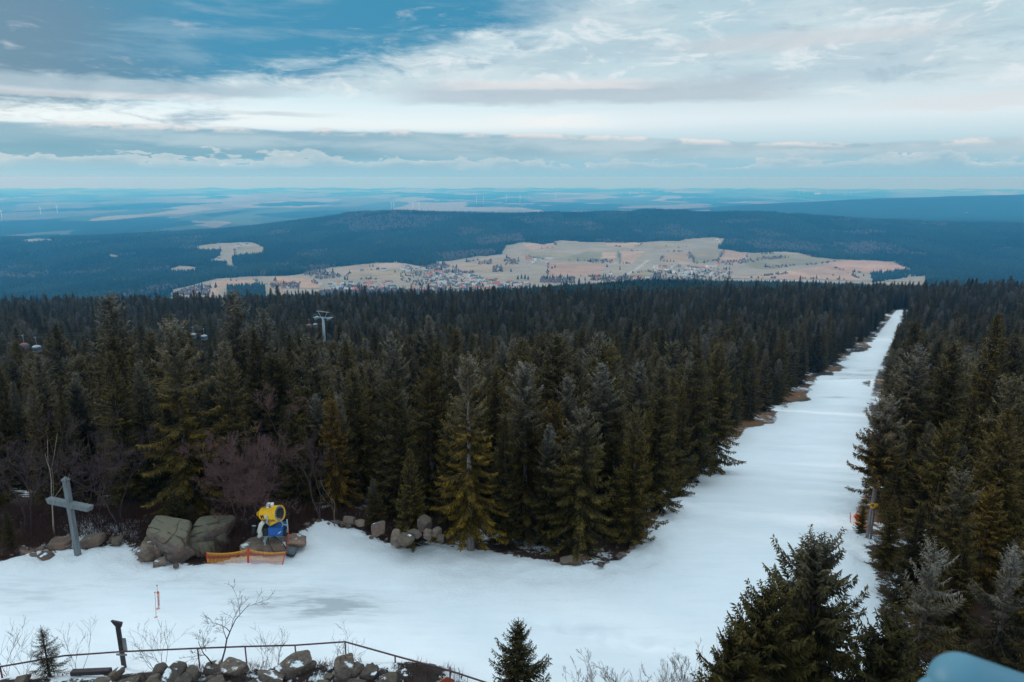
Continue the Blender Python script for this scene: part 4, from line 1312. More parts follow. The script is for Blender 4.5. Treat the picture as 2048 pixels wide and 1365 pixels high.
# ------------------------------------------------------------------ wooden cross
def build_cross():
    b = hit(157, 1116)
    x, y, z0 = b
    top = at(133, 952, y + .1)
    h = top[2] - z0
    o = empty('summit_cross', (x, y, z0), R(-19))
    tag(o, 'tall grey weathered wooden cross standing in the snow', 'cross')
    w = .33
    MB().box((0, 0, h / 2 - .35), (w, w * .9, h + .3 - .30), bev=.02).build('upright_beam', M['wood'], o)
    m = MB()
    m.box((0, 0, h - .27), (w + .07, w * .9 + .07, .10), bev=.015)
    a = (w + .10) / 2; c = (w * .9 + .10) / 2
    m.add([(-a, -c, h - .22), (a, -c, h - .22), (a, c, h - .22), (-a, c, h - .22), (0, 0, h + .02)], [(0, 1, 4), (1, 2, 4), (2, 3, 4), (3, 0, 4), (3, 2, 1, 0)])
    m.build('cap', M['wood'], o)
    zc = h * .665
    m = MB()
    L = 1.9
    t = .17; d = .205
    # cross-beam with slanted ends
    vs = [(-L, -d, zc + t), (L, -d, zc + t), (L - .14, -d, zc - t), (-L + .14, -d, zc - t), (-L, d, zc + t), (L, d, zc + t), (L - .14, d, zc - t), (-L + .14, d, zc - t)]
    m.add(vs, [(0, 3, 2, 1), (4, 5, 6, 7), (0, 1, 5, 4), (3, 7, 6, 2), (1, 2, 6, 5), (0, 4, 7, 3)])
    m.build('cross_beam', M['wood'], o)
build_cross()

# ------------------------------------------------------------------ snow cannon
def text_mesh(s, size, mat, name, depth=.004):
    cu = bpy.data.curves.new(name, 'FONT'); cu.body = s; cu.size = size; cu.extrude = depth; cu.align_x = 'CENTER'; cu.align_y = 'CENTER'; cu.offset = .004
    o = bpy.data.objects.new(name, cu); COL.objects.link(o)
    dg = bpy.context.evaluated_depsgraph_get()
    me = bpy.data.meshes.new_from_object(o.evaluated_get(dg)); bpy.data.objects.remove(o)
    me.materials.clear(); me.materials.append(mat)
    return me

def build_cannon():
    Y = 41.4
    base = at(543, 1104, Y)
    x0 = base[0]; z0 = base[2]
    o = empty('snow_cannon', (x0, Y, z0)); tag(o, 'yellow and blue fan snow cannon on wheeled frame behind the orange net', 'snow cannon')
    def L(u, v, dy=0.0):
        p = at(u, v, Y + dy); return Vector((p[0] - x0, p[1] - Y, p[2] - z0))
    # barrel
    c0 = L(525, 1028, .2); c1 = L(560, 1027, -.25)
    ax = (c1 - c0).normalized(); ln = (c1 - c0).length
    m = MB()
    m.lathe([(0, .33), (.02, .42), (.12, .47), (.35, .50), (ln - .12, .53), (ln, .545), (ln + .015, .53), (ln - .03, .495), (.25, .45), (.25, .02)], c0, ax, 36)
    barrel = m.build('barrel', M['yellow'], o, smooth=True)
    try: barrel.data.set_sharp_from_angle(angle=R(40))
    except Exception: pass
    m = MB(); m.lathe([(.35, .02), (.35, .445), (ln - .10, .487), (ln - .09, .487), (ln - .09, .48), (.37, .43), (.37, .02)], c0, ax, 32)
    m.lathe([(.36, .0), (.36, .16), (.62, .15), (.72, .02)], c0, ax, 16)
    m.build('fan_duct', M['dark_metal'], barrel, smooth=True)
    # nozzle ring
    a = ax.cross(Vector((0, 0, 1))).normalized(); b = ax.cross(a).normalized()
    m = MB()
    for k in range(24):
        an = 6.283 * k / 24
        rd = a * math.cos(an) + b * math.sin(an)
        p = c0 + ax * (ln - .02) + rd * .48
        m.tube([p - ax * .05, p - ax * .0 - rd * .05, p + ax * .05 - rd * .09], [.028, .024, .014], 6)
    m.build('nozzle_ring', M['galv'], barrel)
    # rear cage and motor dome
    m = MB()
    for r_, d_ in ((.42, .0), (.33, -.10), (.23, -.16)):
        m.lathe([(d_ - .012, r_ - .012), (d_ + .012, r_ + .012), (d_ + .014, r_ - .012), (d_ - .012, r_ - .012)], c0, ax, 24)
    for k in range(12):
        an = 6.283 * k / 12; rd = a * math.cos(an) + b * math.sin(an)
        m.tube([c0 + rd * .47 + ax * .03, c0 + rd * .37 - ax * .10, c0 + rd * .2 - ax * .17], .012, 5)
    m.build('intake_grille', M['dark_metal'], barrel)
    m = MB(); m.lathe([(-.12, .20), (-.22, .21), (-.34, .18), (-.41, .10), (-.43, .0)], c0, ax, 20)
    m.build('motor_dome', M['yellow'], barrel, smooth=True)
    # lower chin under the mouth
    m = MB()
    q = c0 + ax * (ln * .42); q2 = c0 + ax * (ln - .05)
    dn = Vector((0, 0, -1))
    for s in (1,):
        vs = []
        for w in (-.30, .30):
            off = Vector((0, w, 0))
            vs += [q + off + dn * .44, q2 + off + dn * .44, q + off + dn * .76 + ax * .05, q + off + dn * .58 - ax * .15]
        m.add(vs, [(0, 1, 2, 3), (7, 6, 5, 4), (0, 4, 5, 1), (1, 5, 6, 2), (2, 6, 7, 3), (3, 7, 4, 0)])
    m.build('chin_panel', M['yellow'], barrel)
    # lettering facing the viewer: M and a faded sticker, and a spatter of dark crystals below
    view = Vector((-x0, -Y, CAM_Z - z0)).normalized()
    def on_barrel(d, ang, rr=.006):
        # angle measured from the side facing the slope, downward positive
        side = Vector((0, -1, 0)); side = (side - ax * side.dot(ax)).normalized(); up = ax.cross(side).normalized()
        if up.z < 0: up = -up
        r_ = .50 + (d - .35) / (ln - .47) * .03
        nrm = side * math.cos(ang) + up * math.sin(ang)
        return c0 + ax * d + nrm * (r_ + rr), nrm, up
    p, nrm, up = on_barrel(.40, .10)
    t_up = (up * math.cos(.10) - Vector((0, -1, 0)) * math.sin(.10)); t_up = (t_up - nrm * t_up.dot(nrm)).normalized()
    me = text_mesh('M', .36, M['letter'], 'lettering')
    Mx = Matrix((ax, t_up, nrm)).transposed()
    lo = link('lettering', me, barrel); lo.matrix_local = Matrix.Translation(p + nrm * .012) @ Mx.to_4x4()
    m = MB()
    pts = []
    for i in range(5):
        for j in range(5):
            pp, nn, _ = on_barrel(.60 + .24 * i / 4, -.10 + .45 * j / 4, .008)
            pts.append(pp)
    m.add(pts, [(i * 5 + j, i * 5 + j + 1, (i + 1) * 5 + j + 1, (i + 1) * 5 + j) for i in range(4) for j in range(4)])
    m.build('sticker', M['pale'], barrel)
    m = MB(); rg = random.Random(4)
    for i in range(46):
        d = rg.uniform(.25, ln - .2); an = -.38 - abs(rg.gauss(0, .26)); s_ = rg.uniform(.018, .05)
        pp, nn, upv = on_barrel(d, an, .007)
        tt = ax.cross(nn).normalized()
        m.add([pp + ax * s_, pp + tt * s_, pp - ax * s_, pp - tt * s_], [(0, 1, 2, 3)])
    m.build('crystal_print', M['purple'], barrel)
    # control box on top
    bx = L(540, 1012, .0)
    tp = MB().box(bx, (.46, .36, .34), bev=.05).build('control_box', M['white'], barrel)
    MB().box(bx + Vector((.06, -.183, -.03)), (.13, .006, .15)).build('red_label', M['red_paint'], tp)
    MB().tube([bx + Vector((-.25, 0, 0)), bx + Vector((-.33, 0, -.1)), bx + Vector((-.36, 0, -.3))], .02, 6).tube([L(557, 1010), L(557, 1004)], .02, 6).tube([L(561, 1011), L(563, 1006)], .015, 6).build('cable_stub', M['dark_metal'], barrel)
    # yoke
    m = MB()
    for dy in (-.58, .58):
        pc = c0 + ax * (ln * .45) + Vector((0, dy, 0))
        m.box(pc, (.12, .05, .22), bev=.02)
        m.tube([pc, pc + Vector((-.05, 0, -.35)), Vector((pc.x - .02, dy * .5, L(545, 1046).z)), Vector((pc.x, 0, L(545, 1050).z))], .05, 8)
    m.tube([L(527, 1036, -.3), L(532, 1046, -.3), L(540, 1052, -.2)], .035, 6)
    m.tube([L(560, 1040, -.4), L(566, 1048, -.35), L(563, 1058, -.3)], .03, 6)
    m.build('yoke', M['galv'], o)
    # compressor housing
    bz = L(548, 1058)
    m = MB().box(bz + Vector((.22, 0, 0)), (.98, .95, .66), bev=.10)
    body = m.build('blue_housing', M['blue'], o)
    m = MB(); m.add([bz + Vector((.42, -.479, -.12)), bz + Vector((.64, -.479, .06)), bz + Vector((.64, -.479, .10)), bz + Vector((.42, -.479, -.07))], [(0, 1, 2, 3)])
    m.build('white_lettering', M['white'], body)
    MB().box(bz + Vector((-.62, 0, -.03)), (.66, .85, .60), bev=.05).build('dark_cabinet', M['dark_metal'], o)
    MB().tube([L(527, 1044, -.5), L(522, 1050, -.55), L(519, 1060, -.55), L(521, 1070, -.5), L(517, 1074, -.4)], [.13, .15, .14, .15, .10], 10).build('lagged_hose', M['cream'], o, smooth=True)
    # axle, wheels
    m = MB().box(L(543, 1064), (2.1, .14, .12), bev=.02).box(L(543, 1072), (1.9, .12, .10), bev=.02)
    m.box(L(575, 1052, -.1), (.08, .08, .95), bev=.01).box(L(570, 1050, -.1), (.36, .06, .06))
    m.box(L(508, 1052, -.1), (.26, .06, .06))
    m.build('chassis', M['galv'], o)
    for u in (510, 570):
        c = L(u, 1063)
        w = MB(); w.lathe([(-.12, .17), (-.12, .29), (-.09, .33), (.09, .33), (.12, .29), (.12, .17)], c, (1, 0, 0), 24)
        tyre = w.build('wheel', M['rubber'], o, smooth=True)
        r_ = MB(); r_.lathe([(-.10, .0), (-.10, .06), (-.07, .16), (.07, .16), (.10, .06), (.10, .0)], c, (1, 0, 0), 16)
        r_.build('rim', M['galv'], tyre, smooth=True)
    for (u, v, u2, v2, dy) in ((530, 1074, 530, 1110, -.5), (540, 1074, 512, 1098, .4), (556, 1074, 566, 1100, .3)):
        m = MB().tube([L(u, v, 0), L(u2, v2, dy)], .055, 8); e = L(u2, v2, dy)
        m.box(e, (.26, .26, .03))
        m.build('leg', M['galv'], o)
    m = MB()
    def curve(ps, r_):
        m.tube(ps, r_, 7)
    curve([L(546, 1072, -.3), L(556, 1078, -.5), L(566, 1088, -.6), L(572, 1098, -.6), L(576, 1108, -.6)], .04)
    curve([L(536, 1076, -.3), L(539, 1090, -.5), L(546, 1102, -.6), L(550, 1108, -.6)], .03)
    m.build('water_hose', M['dark_metal'], o, smooth=True)
    # distribution box on the ground and a red stake
    q = at(582, 1104, 41.0)
    t = empty('hydrant_box', (q[0], q[1], q[2])); tag(t, 'grey flat hydrant box on the ground right of the snow cannon', 'hydrant box')
    MB().box((0, 0, .12), (.62, .55, .32), Matrix.Rotation(.25, 3, 'Y'), bev=.05).build('lid', simple('box_grey', (.09, .11, .12), .5, .1, .2, 4), t)
    MB().box((0, 0, -.12), (.56, .5, .22), bev=.03).build('base', M['dark_metal'], t)
    a_ = at(577, 1060, 41.0); b_ = at(575, 1112, 40.8)
    s_ = MB().tube([(0, 0, 0), Vector(a_) - Vector(b_)], .028, 7).build('marker_stake', M['red_paint'], None, loc=b_)
    tag(s_, 'thin red stake rising beside the right wheel of the snow cannon', 'stake')
build_cannon()

# ------------------------------------------------------------------ safety nets
def net_panel(parent, A0, A1, B0, B1, sag, mats, bands, cell=.085, w=.012, name='net'):
    """A0/A1 bottom/top at one post, B0/B1 at the next; bands: list of (t0, t1, mat index); top edge sags"""
    A0, A1, B0, B1 = map(Vector, (A0, A1, B0, B1))
    L = (B0 - A0).length; Hh = (A1 - A0).length
    nx = max(4, int(L / cell)); ny = max(4, int(Hh / cell))
    side = (B0 - A0).normalized(); nrm = side.cross(Vector((0, 0, 1))).normalized()
    def P(s, t):
        bot = A0.lerp(B0, s); top = A1.lerp(B1, s)
        top = top - Vector((0, 0, 1)) * sag * 4 * s * (1 - s)
        bot = bot - Vector((0, 0, 1)) * sag * .2 * 4 * s * (1 - s)
        q = bot.lerp(top, t)
        return q + nrm * (.05 * math.sin(s * 9 + t * 2) * (1 - abs(2 * t - 1)))
    m = MB()
    def mat_at(t):
        for t0, t1, k in bands:
            if t0 <= t <= t1: return k
        return bands[-1][2]
    for i in range(nx + 1):
        s = i / nx
        for j in range(ny):
            t0, t1 = j / ny, (j + 1) / ny
            k = mat_at((t0 + t1) / 2)
            ww = w * (1.5 if k == 0 else 1.0)
            p, q = P(s, t0), P(s, t1)
            m.add([p - side * ww, p + side * ww, q + side * ww, q - side * ww], [(0, 1, 2, 3)], k)
    for j in range(ny + 1):
        t = j / ny; k = mat_at(min(.999, t))
        ww = Vector((0, 0, w * (3.2 if j == ny else .9)))
        for i in range(nx):
            p, q = P(i / nx, t), P((i + 1) / nx, t)
            m.add([p - ww, q - ww, q + ww, p + ww], [(0, 1, 2, 3)], k)
    return m.build(name, mats, parent)

def build_nets():
    posts = [((417, 1139), (413, 1106)), ((496, 1132), (497, 1099)), ((562, 1134), (572, 1104))]
    pb = [Vector(hit(*p[0])) for p in posts]
    pt = []
    for (b, t), q in zip(posts, pb):
        pt.append(Vector(at(t[0], t[1], q.y)))
    o = empty('safety_net', pb[1]); tag(o, 'orange and yellow safety net on red posts in front of the snow cannon', 'safety net')
    loc = pb[1]
    mats = [M['net_yellow'], M['net_red'], M['net_pink']]
    bands = [(0, .30, 2), (.30, .42, 1), (.42, .64, 0), (.64, .86, 1), (.86, 1.01, 0)]
    for i in range(3):
        w_ = (.035, .075, .03)[i]
        MB().tube([pb[i] - loc - Vector((0, 0, .2)), pt[i] - loc + Vector((0, 0, .05))], w_, 8).build('post', M['red_paint'], o)
    for i in range(2):
        net_panel(o, pb[i] - loc, pt[i] - loc, pb[i + 1] - loc, pt[i + 1] - loc, .16, mats, bands, .075, .0105)
    # net and pads at the right edge of the slope
    b0 = Vector(hit(1702, 1052)); b1 = Vector(hit(1712, 1056)); b2 = Vector(hit(1745, 1066))
    loc = b1
    o = empty('safety_net', loc); tag(o, 'faded pink safety net with orange foam pads under the right-hand spruces', 'safety net')
    def up(b, u, v): return Vector(at(u, v, b.y))
    t0 = up(b0, 1700, 1028); t1 = up(b1, 1712, 1042); t2 = up(b2, 1742, 1052)
    net_panel(o, b0 - loc, t0 - loc, b1 - loc, t1 - loc + Vector((0, 0, .1)), .10, [M['net_pink'], M['net_pink']], [(0, 1.01, 1)], .09, .010)
    net_panel(o, b1 - loc, t1 - loc, b2 - loc, t2 - loc, .12, [M['net_pink'], M['net_yellow']], [(0, .55, 0), (.55, 1.01, 1)], .08, .014)
    for b, t in ((b0, t0), (b1, t1), (b2, t2)):
        MB().tube([b - loc - Vector((0, 0, .2)), t - loc + Vector((0, 0, .1))], .03, 7).build('post', M['red_paint'], o)
    for (u, v, w, h, rz) in ((1716, 1034, .62, .42, .5), (1722, 1044, .75, .36, .6), (1730, 1052, .6, .34, .5)):
        p = Vector(at(u, v, b1.y + .9)) - loc
        MB().box(p, (w, .18, h), Matrix.Rotation(rz, 3, 'Y'), bev=.05).build('foam_pad', M['orange'], o)
    # second snow cannon, mostly hidden by spruces
    p = at(1746, 1013, 44.8)
    o = empty('snow_cannon', (p[0], p[1], g1(p[0], p[1]))); tag(o, 'second snow cannon, only its yellow nose showing through the right-hand spruces', 'snow cannon')
    zc = p[2] - g1(p[0], p[1])
    ax = Vector((-.8, -.5, .25)).normalized()
    m = MB(); m.lathe([(-.30, .10), (-.27, .16), (.2, .19), (.28, .19), (.26, .16), (-.2, .14), (-.2, 0)], (0.15, 0.1, zc), ax, 24)
    br = m.build('barrel', M['yellow'], o, smooth=True)
    m = MB(); m.tube([(0.1, 0.1, zc - .4), (0.1, 0.1, .2)], .08, 8)
    for k in range(3):
        an = k * 2.09
        m.tube([(0.1, 0.1, .5), (.1 + math.cos(an) * .9, .1 + math.sin(an) * .9, -.1)], .05, 7)
    m.build('tripod', M['galv'], o)
build_nets()

# slalom sticks planted on the snow
def build_sticks():
    for (ub, vb, ut, vt, lb, fl) in ((312, 1236, 310, 1186, 'plain thin pink marker stick, the left of two on the snow', 0), (316, 1218, 314, 1172, 'thin pink marker stick with orange disc and rolled net, right of two on the snow', 1)):
        b = Vector(hit(ub, vb)); t = Vector(at(ut, vt, b.y))
        d = t - b
        o = empty('marker_stick', b); tag(o, lb, 'marker stick')
        MB().tube([(0, 0, -.1), d], .014, 6).build('stick', M['net_pink'], o)
        MB().lathe([(0, .0), (0, .10), (.03, .10), (.05, .02)], (0, 0, .0), (0, 0, 1), 12).build('foot', M['net_pink'], o)
        MB().lathe([(0, .0), (0, .03), (.05, .03), (.06, .0)], d, (0, 0, 1), 8).build('tip', M['dark_metal'], o)
        if fl:
            MB().lathe([(-.02, .0), (-.02, .075), (.02, .075), (.02, .0)], d * .72 + Vector((.05, -.03, 0)), (.1, -1, .25), 14).build('disc', M['orange'], o)
            m = MB()
            rg = random.Random(3)
            for k in range(16):
                a = rg.uniform(0, 6.28); r_ = rg.uniform(.02, .07)
                m.tube([d * .68 + Vector((.06 + math.cos(a) * r_, math.sin(a) * r_, 0)), d * .1 + Vector((.06 + math.cos(a + 1) * r_ * .6, math.sin(a + 1) * r_ * .6, 0))], .006, 4)
            m.build('rolled_net', M['net_pink'], o)
build_sticks()

# ------------------------------------------------------------------ handrail and sign post
def build_rail():
    tops = [(-70, 1350), (0, 1334), (128, 1312), (240, 1304), (395, 1297), (490, 1293.5), (590, 1291), (690, 1284), (790, 1312), (900, 1342), (1010, 1378), (1100, 1408)]
    pts = []
    for u, v in tops:
        # intersection with a level 1.05 m above the path
        a, fy_, fz_ = ray(u, v)
        s = (1.15 - CAM_Z) / fz_
        pts.append(Vector((a * s, fy_ * s, 1.15)))
    loc = pts[7].copy(); loc.z = 0
    o = empty('handrail', loc); tag(o, 'rusty dark red handrail bent round the boulder heap at the tower foot', 'handrail')
    MB().tube([p - loc for p in pts], .042, 10).build('top_rail', M['rail'], o, smooth=True)
    for i in (0, 1, 4, 5, 6, 7, 8, 9, 10, 11):
        p = pts[i] - loc
        MB().tube([(p.x, p.y, -.4), (p.x, p.y, 1.14)], .038, 8).build('post', M['rail'], o, smooth=True)
    # post
    b = Vector((0, 0, 0)); q = at(247, 1326, 29.6)
    x, y = q[0], q[1]; z0 = g1(x, y) - .15
    t = at(238, 1243, y)
    h = t[2] - z0
    o = empty('sign_post', (x, y, z0), R(-4)); tag(o, 'dark wooden post with edge-on board and wedge-shaped finger sign, behind the handrail', 'sign post')
    MB().box((0, 0, h * .5 - .05), (.17, .17, h - .1), bev=.015).build('post', M['post_wood'], o)
    m = MB()
    m.add([(-.30, -.06, h + .03), (.26, -.06, h - .06), (.16, -.06, h - .34), (-.04, -.06, h - .36), (-.30, .06, h + .03), (.26, .06, h - .06), (.16, .06, h - .34), (-.04, .06, h - .36)],
          [(0, 3, 2, 1), (4, 5, 6, 7), (0, 1, 5, 4), (1, 2, 6, 5), (2, 3, 7, 6), (3, 0, 4, 7)])
    m.build('finger_sign', M['post_wood'], o)
    MB().box((.20, .0, h * .53), (.22, .035, .78), bev=.008).build('board', M['board'], o)
    MB().box((.05, -.11, h * .36), (.55, .05, .10), bev=.01).build('bracket', M['board'], o)
    # wooden slab beside the sapling
    q = at(180, 1330, 28.2)
    s = MB().box((0, 0, 0), (1.9, .28, .22), Matrix.Rotation(-.05, 3, 'Y'), bev=.03).build('timber_beam', M['post_wood'], None, loc=(q[0], q[1], g1(q[0], q[1]) + .25))
    tag(s, 'dark old timber beam lying between the sapling and the sign post', 'beam')
    # small red roof tip showing over the rail
    q = at(893, 1366, 26.8)
    o = empty('marker_board', (q[0], q[1], g1(q[0], q[1])), R(10)); tag(o, 'small brick-red gabled board top at the lower end of the handrail', 'board')
    zt = at(888, 1354, 26.8)[2] - g1(q[0], q[1])
    m = MB(); m.add([(-.36, -.02, zt - .5), (.36, -.02, zt - .5), (.36, -.02, zt - .22), (.02, -.02, zt), (-.36, -.02, zt - .22), (-.36, .02, zt - .5), (.36, .02, zt - .5), (.36, .02, zt - .22), (.02, .02, zt), (-.36, .02, zt - .22)],
               [(0, 1, 2, 3, 4), (9, 8, 7, 6, 5), (0, 5, 6, 1), (1, 6, 7, 2), (2, 7, 8, 3), (3, 8, 9, 4), (4, 9, 5, 0)])
    m.build('board', simple('brick_red', (.34, .07, .035), .6, 0, .15, 5), o)
    MB().tube([(-.2, .06, -.2), (-.2, .06, zt - .3)], .03, 6).build('leg', M['post_wood'], o)
    MB().tube([(.2, .06, -.2), (.2, .06, zt - .3)], .03, 6).build('leg', M['post_wood'], o)
build_rail()

# pale blue padded tube right at the viewer's platform
def build_platform_tube():
    A = Vector(at(1925, 1372, .62)); 
    B = Vector(at(2230, 1470, .74))
    o = empty('platform_railing', A); tag(o, 'blurred pale blue rounded tube end close to the viewer, lower right corner', 'railing')
    ax = (B - A).normalized(); L = (B - A).length
    r = .033
    prof = [(-r, .0)] + [(-r * math.cos(k * math.pi / 16), r * math.sin(k * math.pi / 16)) for k in range(1, 9)] + [(L * .5, r * 1.03), (L * 2.2, r * 1.05)]
    MB().lathe(prof, (0, 0, 0), ax, 40).build('rail_tube', M['pipe'], o, smooth=True)
    C = Vector(at(1868, 1388, .62)) - A
    r2 = .017
    prof = [(-r2 * math.cos(k * math.pi / 16), r2 * math.sin(k * math.pi / 16)) for k in range(0, 9)] + [(.10, r2)]
    MB().lathe(prof, C, (ax * .8 + Vector((0, 0, -.5))), 28).build('end_stop', M['pipe'], o, smooth=True)
    MB().tube([ax * L * 1.6, ax * L * 1.6 + Vector((0, 0, -1.4))], .02, 12).build('post', M['pipe'], o, smooth=True)
build_platform_tube()

# ------------------------------------------------------------------ bare trees and brush
def branch_tree(seed, H, spread=.6, levels=4, r0=.08, stems=1, twigginess=1.0, up=.35, kids=(5, 7), kink=.18, lean=(0, 0), minr=.0045):
    """leafless tree: tapering 4-sided tubes"""
    rg = random.Random(seed)
    m = MB()
    def grow(p, d, L, r, lev):
        n = max(3, int(4 + L * 1.5)) if lev < 3 else 3
        pts = [p.copy()]; rs = [r]; dirs = [d.copy()]
        cur = p.copy(); dd = d.copy()
        for i in range(n):
            dd = (dd + Vector((rg.gauss(0, kink), rg.gauss(0, kink), rg.gauss(0, kink * .6) + up * .12))).normalized()
            cur = cur + dd * (L / n)
            pts.append(cur.copy()); rs.append(max(minr, r * (1 - .8 * (i + 1) / n))); dirs.append(dd.copy())
        m.tube(pts, rs, 5 if lev == 0 else (4 if lev < 2 else 3), caps=False)
        if lev >= levels: return
        k = rg.randint(*kids)
        k = max(2, int(k * (twigginess if lev > 0 else 1)))
        for j in range(k):
            f = rg.uniform(.28 if lev == 0 else .15, 1.0)
            i = min(n - 1, int(f * n)); q = pts[i].lerp(pts[i + 1], f * n - i if f < 1 else 1)
            base = dirs[i]
            rd = Vector((rg.gauss(0, 1), rg.gauss(0, 1), rg.gauss(0, 1)))
            rd = (rd - base * rd.dot(base)).normalized()
            nd = (base * (1 - spread * rg.uniform(.5, 1.1)) + rd * spread * rg.uniform(.7, 1.3) + Vector((0, 0, up * .4))).normalized()
            grow(q, nd, L * rg.uniform(.38, .68) * (1.05 - .45 * f), max(minr, rs[i] * .58), lev + 1)
    for s in range(stems):
        a = rg.uniform(0, 6.28); tl = 0 if stems == 1 else rg.uniform(.05, .5)
        d = Vector((math.cos(a) * tl + lean[0], math.sin(a) * tl + lean[1], 1)).normalized()
        grow(Vector((math.cos(a) * .08 * (stems > 1), math.sin(a) * .08 * (stems > 1), -.2)), d, H * (rg.uniform(.62, .8) if stems > 1 else .72), r0 * (1 if stems == 1 else rg.uniform(.5, .9)), 0)
    return m

def bare(kind, u, v_top, ub, y, seed, mat, label, group=None, vb=None, cat='tree', **kw):
    x, yy, zt = at(u, v_top, y)
    xb = at(ub, 1000, y)[0] if vb is None else at(ub, vb, y)[0]
    z0 = g1(xb, y)
    h = zt - z0
    kw.setdefault('lean', ((x - xb) / h * .8, 0))
    m = branch_tree(seed, h, **kw)
    mz = max(p[2] for p in m.v)
    s = h / mz
    m.v = [(p[0] * s, p[1] * s, p[2] * s) for p in m.v]
    o = m.build(kind, M[mat], None, loc=(xb, y, z0))
    tag(o, label, cat, group)
    return o

bare('bare_tree', 525, 772, 530, 45.5, 5, 'twig_mauve', 'tall leafless mauve-brown tree behind the snow cannon', levels=4, stems=4, spread=.52, r0=.12, kids=(6, 8), up=.34, twigginess=.9, minr=.0085, vb=1040)
bare('bare_tree', 470, 880, 480, 44.3, 6, 'twig_mauve', 'low leafless thicket tree at the left skirt of the mauve tree', levels=4, stems=4, spread=.7, r0=.06, kids=(5, 7), minr=.006, vb=1060)
bare('bare_tree', 640, 868, 642, 45.5, 7, 'twig_dark', 'slim dark leafless tree right of the mauve tree', levels=3, stems=2, spread=.42, r0=.09, kids=(5, 6), minr=.007, vb=1030)
bare('bare_tree', 668, 950, 668, 45.5, 18, 'twig_grey', 'short pale forked stem right of the slim dark tree', levels=2, stems=1, spread=.4, r0=.035, kids=(2, 3), minr=.009, vb=1015)
bare('bare_tree', 85, 868, 108, 43.6, 8, 'birch', 'thin pale leaning sapling behind the cross', levels=1, stems=1, spread=.35, r0=.05, kids=(3, 4), up=.5, kink=.07, minr=.010, vb=1070)
bare('bare_tree', 35, 856, 60, 44.0, 9, 'twig_dark', 'twin-stemmed grey leafless tree at the left border', levels=3, stems=2, spread=.55, r0=.08, kids=(5, 6), minr=.008, vb=1080)
bare('bare_tree', 140, 830, 165, 45.5, 10, 'twig_dark', 'dim leafless tree directly behind the cross top', levels=3, stems=2, spread=.5, r0=.06, kids=(5, 6), minr=.007, vb=1070)
bare('bare_tree', 190, 855, 200, 45.0, 11, 'twig_dark', 'dim grey leafless tree right of the cross arm', levels=3, stems=2, spread=.55, r0=.06, kids=(5, 6), minr=.007, vb=1060)
bare('bare_tree', 238, 845, 245, 44.4, 12, 'twig_dark', 'crooked leafless tree between the cross and the huge ragged spruce', levels=3, stems=2, spread=.6, r0=.07, kids=(5, 7), minr=.007, vb=1060)
# before the handrail
bare('crooked_tree', 440, 1208, 433, 28.6, 13, 'twig_dark', 'crooked leafless little tree leaning right over the handrail', levels=3, stems=2, spread=.5, r0=.05, kids=(4, 6), up=.1, minr=.005, vb=1300)
sh = [(5, 1225, 18, 1345, 28.8, 40, 'leafless sapling at the lower left border'), (42, 1268, 40, 1335, 28.9, 41, 'thin leafless shrub just left of the spruce sapling'), (150, 1245, 155, 1325, 29.3, 42, 'leafless shrub between the spruce sapling and the sign post'),
      (305, 1240, 312, 1318, 28.9, 43, 'leafless shrub right of the sign post'), (330, 1250, 325, 1318, 28.8, 44, 'small twiggy shrub touching the shrub right of the sign post'), (515, 1255, 520, 1300, 28.4, 45, 'fine leafless shrub right of the crooked tree'),
      (555, 1270, 545, 1300, 28.3, 46, 'sparse twigs above the middle of the heap'), (700, 1245, 705, 1310, 28.6, 47, 'leafless shrub at the bend of the handrail'), (668, 1290, 665, 1330, 28.0, 48, 'small twigs left of the handrail bend'), (815, 1335, 812, 1360, 27.2, 49, 'little leafless shrub near the lower end of the handrail')]
for u, vt, ub, vb, y, sd_, lb in sh:
    bare('leafless_shrub', u, vt, ub, y, sd_, 'twig_dark', lb, cat='shrub', levels=2, stems=4, spread=.42, r0=.013, kids=(3, 4), up=.35, minr=.0035, vb=vb)
sh2 = [(1200, 1312, 26.4, 'leafless bush at the bottom edge right of the young spruce'), (1262, 1320, 26.0, 'second leafless bush at the bottom edge'), (1325, 1308, 26.2, 'dense leafless bush in the middle of the bottom bush row'), (1372, 1314, 26.0, 'leafless bush third from the big close spruce'), (1410, 1318, 25.6, 'leafless bush touching the low dark spruce bush')]
for i, (u, vt, y, lb) in enumerate(sh2):
    bare('leafless_shrub', u, vt, u + 5, y, 60 + i, 'twig_mauve', lb, cat='shrub', levels=3, stems=7, spread=.36, r0=.018, kids=(3, 5), up=.55, minr=.004, vb=1400)

def sawn_log():
    p = at(1160, 1118, 41.0); g = g1(p[0], p[1])
    o = MB().lathe([(-.7, .0), (-.7, .20), (.7, .24), (.7, .0)], (0, 0, 0), (.9, -.25, .12), 14).build('log', [M['stump']], None, loc=(p[0], p[1], p[2])); tag(o, 'brown sawn log lying under the wide grey spruce at the snow rim', 'log')
sawn_log()

